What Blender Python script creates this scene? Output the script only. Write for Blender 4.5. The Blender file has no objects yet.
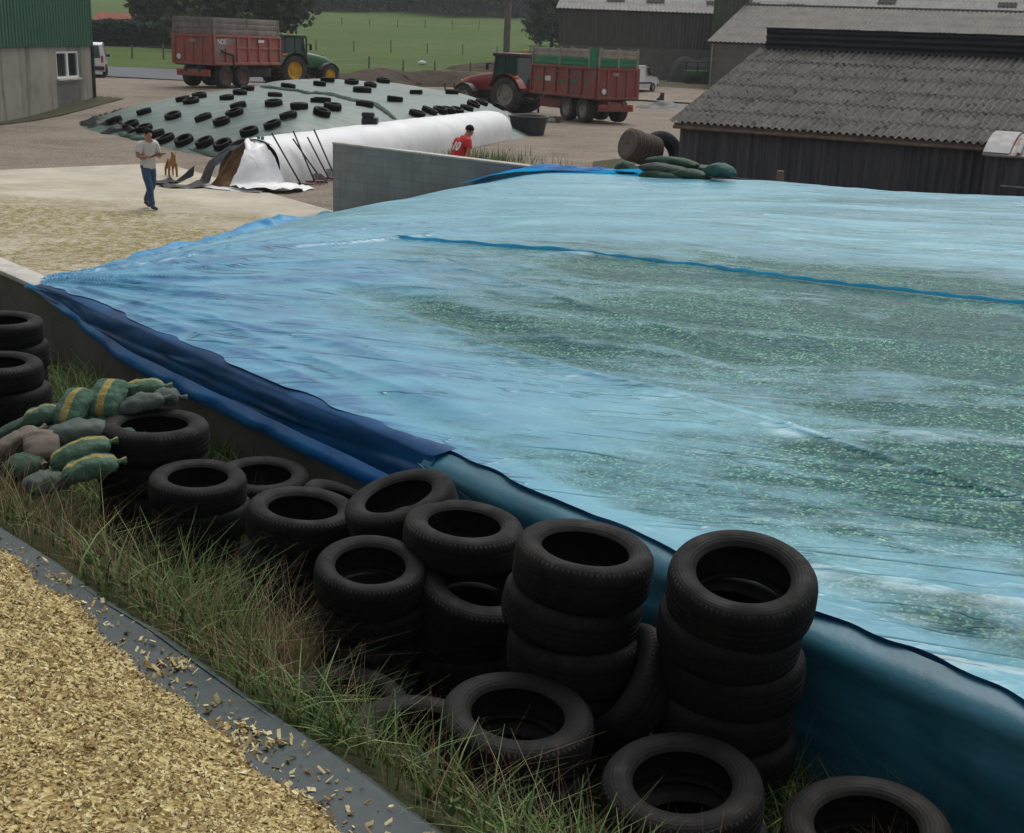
import bpy, bmesh, math, random
import numpy as np
from mathutils import Vector, Matrix, Euler
random.seed(7); RNG=np.random.default_rng(7)
S=bpy.context.scene; COL=S.collection
PI=math.pi; R=math.radians

# ------------------------------------------------------------------ camera frame
F=1250.0; PITCH=R(16.76); ROLL=R(2.3); CAMZ=3.9
fw=np.array([0,math.cos(PITCH),-math.sin(PITCH)]); r0=np.array([1.,0,0]); u0=np.cross(r0,fw)
cr=r0*math.cos(ROLL)+u0*math.sin(ROLL); cu=u0*math.cos(ROLL)-r0*math.sin(ROLL)
def ray(px,py):
    d=fw+cr*(px-512)/F+cu*(416.5-py)/F
    return d/d[1]
def at(px,py,z):
    d=ray(px,py); t=(z-CAMZ)/d[2]
    return np.array([0,0,CAMZ])+d*t
def atY(px,py,Y): return np.array([0,0,CAMZ])+ray(px,py)*Y
def hit(px,py,hf,y0=3.,y1=140.,st=.1):
    d=ray(px,py); Y=y0
    while Y<y1:
        p=np.array([0,0,CAMZ])+d*Y
        if p[2]<=hf(p[0],p[1]): return p
        Y+=st
    return p

# ------------------------------------------------------------------ noise
_T=np.random.default_rng(3).random((256,256))
def vn(x,y,seed=0):
    x=np.asarray(x,float)+seed*17.3; y=np.asarray(y,float)+seed*9.1
    xi=np.floor(x).astype(int); yi=np.floor(y).astype(int); fx=x-xi; fy=y-yi
    fx=fx*fx*fx*(fx*(fx*6-15)+10); fy=fy*fy*fy*(fy*(fy*6-15)+10)
    a=_T[xi&255,yi&255]; b=_T[(xi+1)&255,yi&255]; c=_T[xi&255,(yi+1)&255]; d=_T[(xi+1)&255,(yi+1)&255]
    return (a*(1-fx)+b*fx)*(1-fy)+(c*(1-fx)+d*fx)*fy
def fbm(x,y,o=4,seed=0):
    s=0;a=.5
    for i in range(o): s=s+a*vn(np.asarray(x)*2**i,np.asarray(y)*2**i,seed+i*3); a*=.5
    return s/(1-.5**o)
def ss(a,b,x):
    t=np.clip((np.asarray(x,float)-a)/(b-a),0,1); return t*t*(3-2*t)

# ------------------------------------------------------------------ mesh builder
class MB:
    def __init__(s): s.v=[]; s.f=[]; s.m=[]
    def add(s,vs,fs,m=0,M=None):
        o=len(s.v)
        if M is not None: vs=[tuple(M@Vector(p)) for p in vs]
        s.v+= [tuple(p) for p in vs]; s.f+=[tuple(i+o for i in f) for f in fs]; s.m+=[m]*len(fs)
        return s
    def box(s,c,d,m=0,rot=None,taper=1.0):
        x,y,z=d[0]/2,d[1]/2,d[2]/2; t=taper
        vs=[(-x,-y,-z),(x,-y,-z),(x,y,-z),(-x,y,-z),(-x*t,-y*t,z),(x*t,-y*t,z),(x*t,y*t,z),(-x*t,y*t,z)]
        M=Matrix.Translation(c)
        if rot: M=M@Euler(rot).to_matrix().to_4x4()
        return s.add(vs,[(3,2,1,0),(4,5,6,7),(0,1,5,4),(1,2,6,5),(2,3,7,6),(3,0,4,7)],m,M)
    def bbox(s,c,d,b=.02,m=0,rot=None):   # box with chamfered edges
        bm=bmesh.new(); bmesh.ops.create_cube(bm,size=1)
        bmesh.ops.scale(bm,vec=d,verts=bm.verts)
        bmesh.ops.bevel(bm,geom=bm.edges[:],offset=b,segments=2,affect='EDGES',profile=.5)
        M=Matrix.Translation(c)
        if rot: M=M@Euler(rot).to_matrix().to_4x4()
        bm.verts.index_update()
        s.add([v.co.copy() for v in bm.verts],[[v.index for v in f.verts] for f in bm.faces],m,M); bm.free(); return s
    def tube(s,pts,rad,n=8,m=0,cap=True,ell=1.0):
        pts=[Vector(p) for p in pts]
        if not hasattr(rad,'__len__'): rad=[rad]*len(pts)
        vs=[];fs=[]; up=None
        for i,p in enumerate(pts):
            t=(pts[min(i+1,len(pts)-1)]-pts[max(i-1,0)]).normalized()
            if up is None:
                up=Vector((0,0,1)) if abs(t.z)<.9 else Vector((1,0,0))
            a=t.cross(up).normalized(); b=a.cross(t).normalized(); up=b
            for k in range(n):
                an=2*PI*k/n; vs.append(p+a*math.cos(an)*rad[i]+b*math.sin(an)*rad[i]*ell)
        for i in range(len(pts)-1):
            for k in range(n):
                k2=(k+1)%n; fs.append((i*n+k,i*n+k2,(i+1)*n+k2,(i+1)*n+k))
        if cap: fs.append(tuple(range(n))[::-1]); fs.append(tuple((len(pts)-1)*n+k for k in range(n)))
        return s.add(vs,fs,m)
    def lathe(s,prof,n=32,m=0,M=None,closed=False,cap=False):
        vs=[];fs=[];L=len(prof)
        for k in range(n):
            a=2*PI*k/n
            for r,z in prof: vs.append((r*math.cos(a),r*math.sin(a),z))
        for k in range(n):
            k2=(k+1)%n
            for i in range(L if closed else L-1):
                j=(i+1)%L; fs.append((k*L+i,k2*L+i,k2*L+j,k*L+j))
        if cap:
            fs.append(tuple(k*L+L-1 for k in range(n))); fs.append(tuple(k*L for k in range(n))[::-1])
        return s.add(vs,fs,m,M)
    def prism(s,poly,y0,y1,m=0,M=None):     # polygon in x,z extruded along y
        n=len(poly); vs=[(x,y0,z) for x,z in poly]+[(x,y1,z) for x,z in poly]
        fs=[tuple(range(n)),tuple(range(2*n-1,n-1,-1))]+[(i,i+n,(i+1)%n+n,(i+1)%n) for i in range(n)]
        return s.add(vs,fs,m,M)
    def grid(s,P,m=0,flip=False):            # P[i][j] points
        a=len(P); b=len(P[0]); vs=[tuple(p) for row in P for p in row]
        fs=[(i*b+j,(i+1)*b+j,(i+1)*b+j+1,i*b+j+1) for i in range(a-1) for j in range(b-1)]
        if flip: fs=[f[::-1] for f in fs]
        return s.add(vs,fs,m)
    def build(s,name,mats,parent=None,smooth=True,ang=35,loc=None):
        me=bpy.data.meshes.new(name); me.from_pydata(s.v,[],s.f)
        if not isinstance(mats,(list,tuple)): mats=[mats]
        for x in mats: me.materials.append(x)
        if max(s.m,default=0)>0: me.polygons.foreach_set('material_index',s.m)
        if smooth:
            me.polygons.foreach_set('use_smooth',[True]*len(s.f))
            if ang: me.set_sharp_from_angle(angle=R(ang))
        me.update()
        o=bpy.data.objects.new(name,me); COL.objects.link(o)
        if parent: o.parent=parent
        if loc is not None: o.location=loc
        return o
def npmesh(name,V,Fq,mat,smooth=True,parent=None,attr=None):
    me=bpy.data.meshes.new(name); V=np.asarray(V,np.float32); Fq=np.asarray(Fq,np.int32)
    me.vertices.add(len(V)); me.vertices.foreach_set('co',V.ravel())
    k=Fq.shape[1]; me.loops.add(Fq.size); me.loops.foreach_set('vertex_index',Fq.ravel())
    me.polygons.add(len(Fq)); me.polygons.foreach_set('loop_start',np.arange(0,Fq.size,k,dtype=np.int32))
    me.polygons.foreach_set('use_smooth',np.full(len(Fq),smooth))
    for m in (mat if isinstance(mat,(list,tuple)) else [mat]): me.materials.append(m)
    me.update(calc_edges=True)
    if attr:
        for an,av in attr.items():
            a=me.attributes.new(an,'FLOAT','POINT'); a.data.foreach_set('value',np.asarray(av,np.float32))
    me.validate()
    o=bpy.data.objects.new(name,me); COL.objects.link(o)
    if parent: o.parent=parent
    return o
def npgrid(name,X,Y,Z,mat,parent=None,attr=None,mask=None):
    a,b=X.shape; V=np.stack([X,Y,Z],-1).reshape(-1,3)
    I=np.arange(a*b).reshape(a,b)
    Q=np.stack([I[:-1,:-1],I[1:,:-1],I[1:,1:],I[:-1,1:]],-1).reshape(-1,4)
    if mask is not None:
        mk=mask.ravel(); Q=Q[mk[Q].all(1)]
    # make normals face up
    n=np.cross(V[Q[:,1]]-V[Q[:,0]],V[Q[:,3]]-V[Q[:,0]])
    if n[:,2].mean()<0: Q=Q[:,::-1]
    return npmesh(name,V,Q,mat,True,parent,attr)
def tag(o,label=None,cat=None,group=None,kind=None):
    if label: o['label']=label
    if cat: o['category']=cat
    if group: o['group']=group
    if kind: o['kind']=kind
    return o
def thing(name,label,cat,loc=(0,0,0),rz=0,group=None):
    o=bpy.data.objects.new(name,None); COL.objects.link(o); o.empty_display_size=.2
    o.location=loc; o.rotation_euler=(0,0,rz); return tag(o,label,cat,group)
def copy_tree(o,parent=None):
    c=o.copy(); COL.objects.link(c)
    if parent: c.parent=parent
    for ch in list(o.children): copy_tree(ch,c)
    return c

# ------------------------------------------------------------------ materials
class NT:
    def __init__(s,name):
        s.m=bpy.data.materials.new(name); s.m.use_nodes=True; s.t=s.m.node_tree; s.b=s.t.nodes['Principled BSDF']; s.out=s.t.nodes['Material Output']
    def n(s,t,**k):
        x=s.t.nodes.new(t)
        for a,v in k.items():
            if a in x.inputs.keys(): s.put(x.inputs[a],v)
            else: setattr(x,a,v)
        return x
    def put(s,i,v):
        if isinstance(v,bpy.types.NodeSocket): s.t.links.new(v,i)
        else:
            if i.type=='RGBA' and len(v)==3: v=(*v,1)
            i.default_value=v
    def coord(s,kind='Object',scale=(1,1,1)):
        c=s.n('ShaderNodeTexCoord').outputs[kind]
        if scale==(1,1,1): return c
        mp=s.n('ShaderNodeMapping'); s.put(mp.inputs['Vector'],c); mp.inputs['Scale'].default_value=scale
        return mp.outputs[0]
    def geo(s): return s.n('ShaderNodeNewGeometry').outputs['Position']
    def noise(s,vec,scale,detail=4,rough=.55,dist=0):
        x=s.n('ShaderNodeTexNoise'); s.put(x.inputs['Vector'],vec); x.inputs['Scale'].default_value=scale; x.inputs['Detail'].default_value=detail
        x.inputs['Roughness'].default_value=rough; x.inputs['Distortion'].default_value=dist; return x.outputs['Fac']
    def ramp(s,fac,stops,interp='LINEAR'):
        x=s.n('ShaderNodeValToRGB'); s.put(x.inputs[0],fac); e=x.color_ramp.elements; x.color_ramp.interpolation=interp
        while len(e)<len(stops): e.new(.5)
        for a,(p,c) in zip(e,stops):
            a.position=p; a.color=(c,c,c,1) if not hasattr(c,'__len__') else (*c,1)
        return x.outputs[0]
    def mix(s,f,a,b,mode='MIX'):
        x=s.n('ShaderNodeMix',data_type='RGBA',blend_type=mode); s.put(x.inputs[0],f); s.put(x.inputs[6],a); s.put(x.inputs[7],b); return x.outputs[2]
    def math(s,op,a,b=0,c=0):
        x=s.n('ShaderNodeMath',operation=op); s.put(x.inputs[0],a); s.put(x.inputs[1],b)
        if c: s.put(x.inputs[2],c)
        return x.outputs[0]
    def bump(s,h,st=.3,dist=.02,prev=None):
        x=s.n('ShaderNodeBump'); s.put(x.inputs['Height'],h); x.inputs['Strength'].default_value=st; x.inputs['Distance'].default_value=dist
        if prev is not None: s.put(x.inputs['Normal'],prev)
        return x.outputs[0]
    def fin(s,col=None,rough=None,normal=None,metal=None,spec=None):
        for k,v in (('Base Color',col),('Roughness',rough),('Normal',normal),('Metallic',metal),('Specular IOR Level',spec)):
            if v is not None: s.put(s.b.inputs[k],v)
        return s.m
def paint(name,c,rough=.5,var=.25,scale=3,dirt=None,dscale=1.2,dlo=.5,dhi=.75,bump=.1,bscale=40,metal=0,spec=.5,coord='Object'):
    t=NT(name); v=t.coord(coord)
    n1=t.noise(v,scale,5); c=tuple(c)
    lo=tuple(x*(1-var) for x in c); hi=tuple(min(1,x*(1+var)) for x in c)
    col=t.ramp(n1,[(.3,lo),(.7,hi)])
    rg=rough
    if dirt is not None:
        f=t.ramp(t.noise(v,dscale,6,.65),[(dlo,0),(dhi,1)])
        col=t.mix(f,col,dirt)
    nb=t.bump(t.noise(v,bscale,3),bump,.01) if bump else None
    return t.fin(col,rg,nb,metal,spec)
M={}
# ground kinds
def ground_mat(name,a,b,c,s1=.35,s2=6,s3=45,bump=.5,bd=.03,rough=.95):
    t=NT(name); v=t.geo()
    col=t.mix(t.ramp(t.noise(v,s1,5,.6,.4),[(.38,0),(.64,1)]),a,b)
    col=t.mix(t.ramp(t.noise(v,s2,6,.7),[(.5,0),(.72,.8)]),col,c)
    g=t.noise(v,s3,4,.7)
    col=t.mix(t.ramp(g,[(.3,.0),(.7,.55)]),col,t.mix(.5,col,(.75,.75,.72)),'MULTIPLY')
    col=t.mix(t.ramp(g,[(.6,0),(.75,.5)]),col,t.mix(.5,col,(.5,.48,.45)))
    nb=t.bump(g,bump,bd); nb=t.bump(t.noise(v,s2,4),bump*.6,.1,nb)
    return t.fin(col,rough,nb,spec=.2)
t=NT('yard gravel'); v=t.geo()
c=t.mix(t.ramp(t.noise(v,.28,6,.65,.5),[(.38,0),(.62,1)]),(.25,.20,.158),(.155,.127,.10))
c=t.mix(t.ramp(t.noise(t.coord('Object',(.25,1,1)),1.4,5,.7),[(.48,0),(.7,.7)]),c,(.28,.235,.19))
st=t.n('ShaderNodeTexVoronoi'); t.put(st.inputs['Vector'],v); st.inputs['Scale'].default_value=26
sc=t.n('ShaderNodeSeparateColor'); t.put(sc.inputs[0],st.outputs['Color'])
c=t.mix(t.ramp(sc.outputs[0],[(.0,.55),(.45,0),(1,0)]),c,(.07,.058,.048)); c=t.mix(t.ramp(sc.outputs[1],[(.75,0),(.97,.6)]),c,(.38,.35,.31))
g=t.noise(v,22,5,.75)
M['gravel']=t.fin(c,.95,t.bump(g,.7,.05,t.bump(st.outputs['Distance'],.5,.04)),spec=.2)
M['field']=None
M['dirt']=ground_mat('bare brown earth',(.085,.06,.042),(.05,.037,.027),(.1,.08,.055),.5,3,14,.8,.15)
M['tarmac']=ground_mat('old tarmac',(.13,.14,.155),(.10,.11,.125),(.17,.175,.185),.3,3,40,.2,.01)
M['hump']=ground_mat('dark heap',(.05,.05,.053),(.04,.04,.042),(.07,.07,.07),.8,3,12,.8,.1)
t=NT('field grass'); v=t.geo()
fc=t.mix(t.ramp(t.noise(v,.035,5,.6,.6),[(.35,0),(.65,1)]),(.058,.105,.023),(.088,.132,.036))
fc=t.mix(t.ramp(t.noise(v,.5,6,.7),[(.45,0),(.7,.7)]),fc,(.045,.075,.02))
fc=t.mix(t.ramp(t.noise(t.coord('Object',(.01,.12,.01)),2.2,4,.6),[(.5,0),(.68,.6)]),fc,(.10,.115,.045))
M['field']=t.fin(fc,.95,t.bump(t.noise(v,6,4,.7),.8,.2),spec=.1)
t=NT('bank soil under the grass'); v=t.geo()
M['bank']=t.fin(t.ramp(t.noise(v,7,6,.7),[(.3,(.012,.014,.007)),(.55,(.03,.034,.013)),(.75,(.06,.048,.028))]),1,t.bump(t.noise(v,20,4),.8,.05),spec=.1)
M['verge']=ground_mat('weedy verge',(.06,.065,.03),(.09,.08,.05),(.04,.055,.02),1.2,5,25,.8,.06)
# apron concrete with chopped maize trodden into it
t=NT('apron concrete'); v=t.geo()
base=t.mix(t.ramp(t.noise(v,.6,6,.65),[(.35,0),(.65,1)]),(.36,.325,.26),(.49,.45,.37))
ap=t.n('ShaderNodeAttribute',attribute_name='litter').outputs['Fac']
lit=t.ramp(t.math('ADD',ap,t.math('MULTIPLY',t.math('SUBTRACT',t.noise(t.coord('Object',(.35,.8,1)),1.0,8,.75,.3),.5),1.9)),[(.25,0),(.75,1)])
chip=t.n('ShaderNodeTexVoronoi'); t.put(chip.inputs['Vector'],v); chip.inputs['Scale'].default_value=28
cc=t.ramp(chip.outputs['Color'],[(.1,(.13,.105,.04)),(.5,(.2,.165,.065)),(.9,(.3,.26,.12))])
fac=t.math('MULTIPLY',lit,t.ramp(t.noise(v,7,6,.8),[(.42,.1),(.54,1)]))
acol=t.mix(fac,base,cc)
acol=t.mix(t.ramp(t.noise(t.coord('Object',(1,1,1)),.35,4,.6),[(.55,0),(.75,.3)]),acol,(.2,.17,.12))
nb=t.bump(t.noise(v,25,5,.7),.6,.03)
M['apron']=t.fin(acol,.95,nb,spec=.15)
# block wall
def blockwall(name,base,dark,mortar,bw=.5,bh=.2,coordn='Object',stain=.6):
    t=NT(name); v=t.coord(coordn)
    sx=t.n('ShaderNodeSeparateXYZ'); t.put(sx.inputs[0],v)
    cx=t.n('ShaderNodeCombineXYZ'); t.put(cx.inputs[0],sx.outputs[0]); t.put(cx.inputs[1],sx.outputs[2])
    br=t.n('ShaderNodeTexBrick'); t.put(br.inputs['Vector'],cx.outputs[0]); br.inputs['Scale'].default_value=1
    br.inputs['Brick Width'].default_value=bw; br.inputs['Row Height'].default_value=bh; br.inputs['Mortar Size'].default_value=.008
    t.put(br.inputs['Color1'],base); t.put(br.inputs['Color2'],tuple(x*.82 for x in base)); t.put(br.inputs['Mortar'],mortar)
    col=t.mix(t.ramp(t.noise(v,1.3,6,.65),[(.4,0),(.75,stain)]),br.outputs['Color'],dark)
    col=t.mix(t.ramp(t.noise(t.coord(coordn,(5,5,.5)),1.5,4,.6),[(.5,0),(.75,.5)]),col,dark)
    nb=t.bump(br.outputs['Fac'],-.4,.01); nb=t.bump(t.noise(v,60,4),.3,.005,nb)
    return t.fin(col,.9,nb,spec=.25)
M['block']=blockwall('grey concrete blocks',(.26,.26,.247),(.14,.14,.132),(.20,.20,.19))
M['oldblock']=blockwall('old concrete blocks',(.12,.112,.1),(.04,.038,.032),(.09,.085,.078),1.4,1.2,stain=.8)
M['barnblock']=blockwall('barn block base',(.15,.145,.135),(.07,.068,.06),(.12,.12,.11),stain=.5)
M['cap']=paint('pale mortar capping',(.42,.40,.36),.9,.2,2,(.2,.19,.17),3,.5,.8)
t=NT('stained render wall'); v=t.coord()
c=t.mix(t.ramp(t.noise(v,.5,6,.65),[(.35,0),(.7,1)]),(.32,.3,.26),(.21,.195,.17))
c=t.mix(t.ramp(t.noise(t.coord('Object',(1.2,1.2,.16)),1.0,5,.65),[(.5,0),(.72,.85)]),c,(.07,.066,.055))
M['render']=t.fin(c,.95,t.bump(t.noise(v,12,4),.25,.01),spec=.15)
def clad(name,c1,c2,axis=0,period=.0,rough=.8,streak=(6,6,.25)):
    t=NT(name); v=t.coord()
    c=t.mix(t.ramp(t.noise(t.coord('Object',streak),1.0,5,.7),[(.35,0),(.68,1)]),c1,c2)
    c=t.mix(t.ramp(t.noise(v,1.0,4,.6),[(.5,0),(.8,.35)]),c,tuple(x*.5 for x in c1))
    return t.fin(c,rough,t.bump(t.noise(v,30,3),.2,.005),spec=.3)
M['greenclad']=clad('green profiled cladding',(.032,.10,.062),(.045,.125,.08),rough=.55)
M['darkclad']=clad('dark weathered sheet wall',(.038,.041,.050),(.092,.095,.106),streak=(7,7,.3))
M['woodclad']=clad('weathered grey boarding',(.055,.05,.05),(.12,.108,.10),streak=(9,9,.2))
M['towerclad']=clad('olive green clad',(.075,.09,.055),(.09,.105,.065))
def roofmat(name,a,b,lichen,dark,l0=.56,dk=.62):
    t=NT(name); v=t.coord()
    c=t.mix(t.ramp(t.noise(v,.6,6,.7),[(.35,0),(.65,1)]),a,b)
    c=t.mix(t.ramp(t.noise(t.coord('Object',(5.5,.5,1)),1.6,5,.75),[(.48,0),(.68,.7)]),c,tuple(x*.45 for x in a))
    c=t.mix(t.ramp(t.noise(v,7,6,.8),[(l0,0),(l0+.1,.8)]),c,lichen)
    c=t.mix(t.ramp(t.noise(v,2.4,6,.8),[(dk,0),(dk+.06,.9)]),c,dark)
    return t.fin(c,.95,t.bump(t.noise(v,30,5,.8),.5,.015),spec=.15)
M['roof']=roofmat('old fibre cement roof',(.096,.092,.087),(.145,.14,.132),(.25,.24,.22),(.022,.021,.02),.555,.545)
M['roofpale']=roofmat('pale fibre cement roof',(.21,.205,.2),(.27,.265,.255),(.34,.33,.31),(.10,.10,.095),.6,.68)
M['roofmid']=roofmat('grey fibre cement roof',(.15,.143,.13),(.2,.19,.175),(.28,.27,.25),(.06,.058,.052),.6,.66)
M['skylight']=paint('dirty skylight sheet',(.035,.034,.033),.9,.3,4,spec=.08)
M['rust']=paint('rusty tin roof',(.2,.19,.18),.6,.3,2,(.14,.045,.022),1.6,.45,.55,metal=.2)
M['galv']=paint('galvanised metal',(.20,.21,.22),.6,.3,4,(.11,.075,.055),3,.5,.75,metal=0)
M['dkmetal']=paint('dark dirty metal',(.022,.022,.024),.6,.35,5,(.05,.04,.03),3)
M['ridge']=clad('dark ridge sheeting',(.02,.021,.026),(.04,.041,.047),streak=(.4,.4,6))
# vehicle paints
M['red']=paint('faded red paint',(.36,.088,.068),.62,.2,2,(.21,.125,.10),1.1,.4,.72)
M['red2']=paint('dusty dark red paint',(.24,.056,.045),.62,.22,2,(.16,.09,.072),1.2,.42,.72)
M['maroon']=paint('dark maroon cab roof',(.045,.010,.012),.5,.2,3)
M['redcab']=paint('red tractor paint',(.22,.016,.02),.35,.2,3,(.1,.04,.03),2,.55,.8)
M['green']=paint('bright green paint',(.01,.17,.075),.5,.2,3,(.03,.09,.05),2,.5,.8)
M['jgreen']=paint('tractor green paint',(.012,.085,.028),.38,.2,3,(.06,.07,.04),2,.55,.8)
M['yellow']=paint('yellow wheel paint',(.62,.36,.015),.45,.15,4,(.2,.13,.05),3,.5,.75)
M['grime']=paint('grimy grey boards',(.21,.185,.165),.9,.3,1.5,(.12,.105,.095),2,.45,.75)
M['plank']=paint('pale weathered planks',(.30,.26,.22),.9,.25,1.5,(.12,.1,.085),2,.5,.8)
M['whitepaint']=paint('white car paint',(.72,.73,.74),.3,.05,1,(.4,.39,.36),2,.6,.9,bump=0)
M['rubber']=paint('dusty tyre rubber',(.035,.033,.031),.85,.3,3,(.1,.085,.065),3,.5,.8)
M['rimgrey']=paint('grey wheel rim',(.3,.28,.26),.6,.25,5,(.12,.1,.08),4,.45,.7)
M['rimred']=paint('dirty red wheel rim',(.14,.06,.045),.7,.3,5,(.1,.08,.06),4)
M['mark']=paint('pale lettering paint',(.62,.62,.6),.6,.1)
t=NT('dark window glass'); M['glass']=t.fin((.012,.02,.022),.08,spec=.6)
t=NT('greenish cab glass'); M['cabglass']=t.fin((.02,.045,.042),.08,spec=.6)
M['beacon']=paint('orange beacon',(.8,.25,.03),.3,.1)
M['lampred']=paint('red lamp lens',(.4,.02,.02),.3,.1)
# plastic sheets
t=NT('grey green silage sheet'); v=t.coord()
c=t.mix(t.ramp(t.noise(v,.35,5,.6,.8),[(.35,0),(.68,1)]),(.068,.11,.098),(.105,.148,.134))
c=t.mix(t.ramp(t.noise(t.coord('Object',(.25,1.6,1)),1.2,5,.7),[(.52,0),(.75,.6)]),c,(.17,.205,.195))
h=t.noise(t.coord('Object',(.5,2.2,1)),1.3,6,.65,.8)
M['clampfilm']=t.fin(c,.42,t.bump(h,.7,.12),spec=.4)
M['clampgreen']=paint('dark green netting hem',(.012,.05,.03),.8,.3,6)
M['blackfilm']=paint('black plastic film',(.014,.015,.018),.5,.3,6,(.05,.055,.06),5,.55,.75,bump=.6,bscale=14,spec=.25)
t=NT('white silage bag film'); v=t.coord()
c=t.mix(t.ramp(t.noise(v,.8,5,.6),[(.35,0),(.7,1)]),(.6,.61,.63),(.72,.73,.74))
c=t.mix(t.ramp(t.noise(v,2.2,6,.75),[(.62,0),(.75,.3)]),c,(.38,.38,.37))
M['bag']=t.fin(c,.38,t.bump(t.noise(t.coord('Object',(2.4,.6,1)),2.2,5,.6,.5),.35,.06),spec=.45)
t=NT('brown cut silage'); v=t.coord()
M['silage']=t.fin(t.ramp(t.noise(v,3,8,.75),[(.3,(.09,.05,.025)),(.5,(.24,.14,.07)),(.7,(.36,.25,.14))]),1,t.bump(t.noise(v,25,5,.8),.9,.05),spec=.1)
# blue film over green chopped maize
def blue_film(name,hem=False):
    t=NT(name); v=t.coord()
    vo=t.n('ShaderNodeTexVoronoi'); t.put(vo.inputs['Vector'],t.coord('Object',(1,1,.6))); vo.inputs['Scale'].default_value=74; vo.inputs['Randomness'].default_value=1
    s1=t.n('ShaderNodeSeparateColor'); t.put(s1.inputs[0],vo.outputs['Color'])
    vo2=t.n('ShaderNodeTexVoronoi'); t.put(vo2.inputs['Vector'],v); vo2.inputs['Scale'].default_value=34
    s2=t.n('ShaderNodeSeparateColor'); t.put(s2.inputs[0],vo2.outputs['Color'])
    def rot0(sc,ang=-20):
        mp=t.n('ShaderNodeMapping'); t.put(mp.inputs['Vector'],v); mp.vector_type='TEXTURE'; mp.inputs['Rotation'].default_value=(0,0,R(ang)); mp.inputs['Scale'].default_value=(1/sc[0],1/sc[1],1); return mp.outputs[0]
    chips=t.ramp(s1.outputs[0],[(.2,(.004,.045,.048)),(.6,(.014,.095,.085)),(.82,(.045,.18,.14)),(.95,(.24,.46,.30))])
    chips=t.mix(t.ramp(s2.outputs[1],[(.86,0),(.97,.55)]),chips,(.10,.24,.17))
    chips=t.mix(t.ramp(t.noise(rot0((.6,1.8)),1.2,6,.7),[(.38,0),(.68,.75)]),chips,(.004,.036,.038))
    def rot(sc,ang=-20):
        mp=t.n('ShaderNodeMapping'); t.put(mp.inputs['Vector'],v); mp.vector_type='TEXTURE'; mp.inputs['Rotation'].default_value=(0,0,R(ang)); mp.inputs['Scale'].default_value=(1/sc[0],1/sc[1],1); return mp.outputs[0]
    film=t.mix(t.ramp(t.noise(rot((.8,1.6)),.9,5,.6),[(.35,0),(.68,1)]),(.035,.225,.33),(.115,.36,.45))
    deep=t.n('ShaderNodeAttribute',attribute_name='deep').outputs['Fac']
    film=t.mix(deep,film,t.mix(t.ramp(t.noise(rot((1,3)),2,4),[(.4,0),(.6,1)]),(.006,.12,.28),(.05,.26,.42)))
    lift_sheen=t.n('ShaderNodeAttribute',attribute_name='lift_sheen').outputs['Fac']
    ln=t.math('ADD',lift_sheen,t.math('MULTIPLY',t.math('SUBTRACT',t.noise(rot((.9,2.6)),2.6,7,.72,.2),.5),1.25))
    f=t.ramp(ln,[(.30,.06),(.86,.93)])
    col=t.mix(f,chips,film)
    def rid(vec,sc,det,ro): return t.math('SUBTRACT',1,t.math('ABSOLUTE',t.math('SUBTRACT',t.math('MULTIPLY',t.noise(vec,sc,det,ro),2),1)))
    def crump(vec,sc,wid,warp):
        wn=t.n('ShaderNodeTexNoise'); t.put(wn.inputs['Vector'],vec); wn.inputs['Scale'].default_value=sc*.9; wn.inputs['Detail'].default_value=2
        va=t.n('ShaderNodeVectorMath',operation='SCALE'); t.put(va.inputs[0],wn.outputs['Color']); va.inputs['Scale'].default_value=warp
        vb=t.n('ShaderNodeVectorMath',operation='ADD'); t.put(vb.inputs[0],vec); t.put(vb.inputs[1],va.outputs[0])
        x=t.n('ShaderNodeTexVoronoi',feature='DISTANCE_TO_EDGE',voronoi_dimensions='2D'); t.put(x.inputs['Vector'],vb.outputs[0]); x.inputs['Scale'].default_value=sc
        return t.ramp(x.outputs['Distance'],[(0,1),(wid*.35,.45),(wid,0)])
    gate=t.ramp(t.noise(v,.55,4,.6),[(.35,.15),(.65,1)])
    h1=crump(rot((.42,1.5)),1.0,.16,.5); h2=crump(rot((.5,1.5),-34),2.3,.2,.35); h3=crump(rot((.7,1.5),-8),5.2,.25,.2)
    n1=t.bump(t.math('MULTIPLY',h1,gate),.42,.03)
    n1=t.bump(t.math('MULTIPLY',h2,gate),.38,.012,n1)
    n1=t.bump(t.math('MULTIPLY',h3,gate),.30,.005,n1)
    n2=t.bump(t.noise(rot((.8,1.5)),9,4,.6),.10,.012,n1)
    cl=t.math('ABSOLUTE',t.math('SUBTRACT',t.noise(rot((.16,1.5),-21),1.15,3,.45),.5)); cl=t.ramp(cl,[(.0,1),(.010,0)])
    cl2=t.math('ABSOLUTE',t.math('SUBTRACT',t.noise(rot((.3,2.0),-17),2.3,3,.5),.5)); cl2=t.math('MULTIPLY',t.ramp(cl2,[(.0,1),(.012,0)]),t.ramp(t.noise(v,1.1,3),[(.45,0),(.6,1)]))
    cl=t.math('MAXIMUM',t.math('MULTIPLY',cl,t.ramp(t.noise(v,.7,3),[(.4,0),(.55,1)])),cl2)
    col=t.mix(t.math('MULTIPLY',cl,.6),col,(.01,.075,.12)); n2=t.bump(cl,.5,.02,n2)
    n3=n2
    t.fin(col,t.ramp(t.noise(rot((.8,2)),3,4),[(.3,.25),(.7,.36)]),n3,spec=t.math('ADD',.03,t.math('MULTIPLY',f,.52)))
    return t.m
M['film']=blue_film('blue film over chopped maize')
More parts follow.
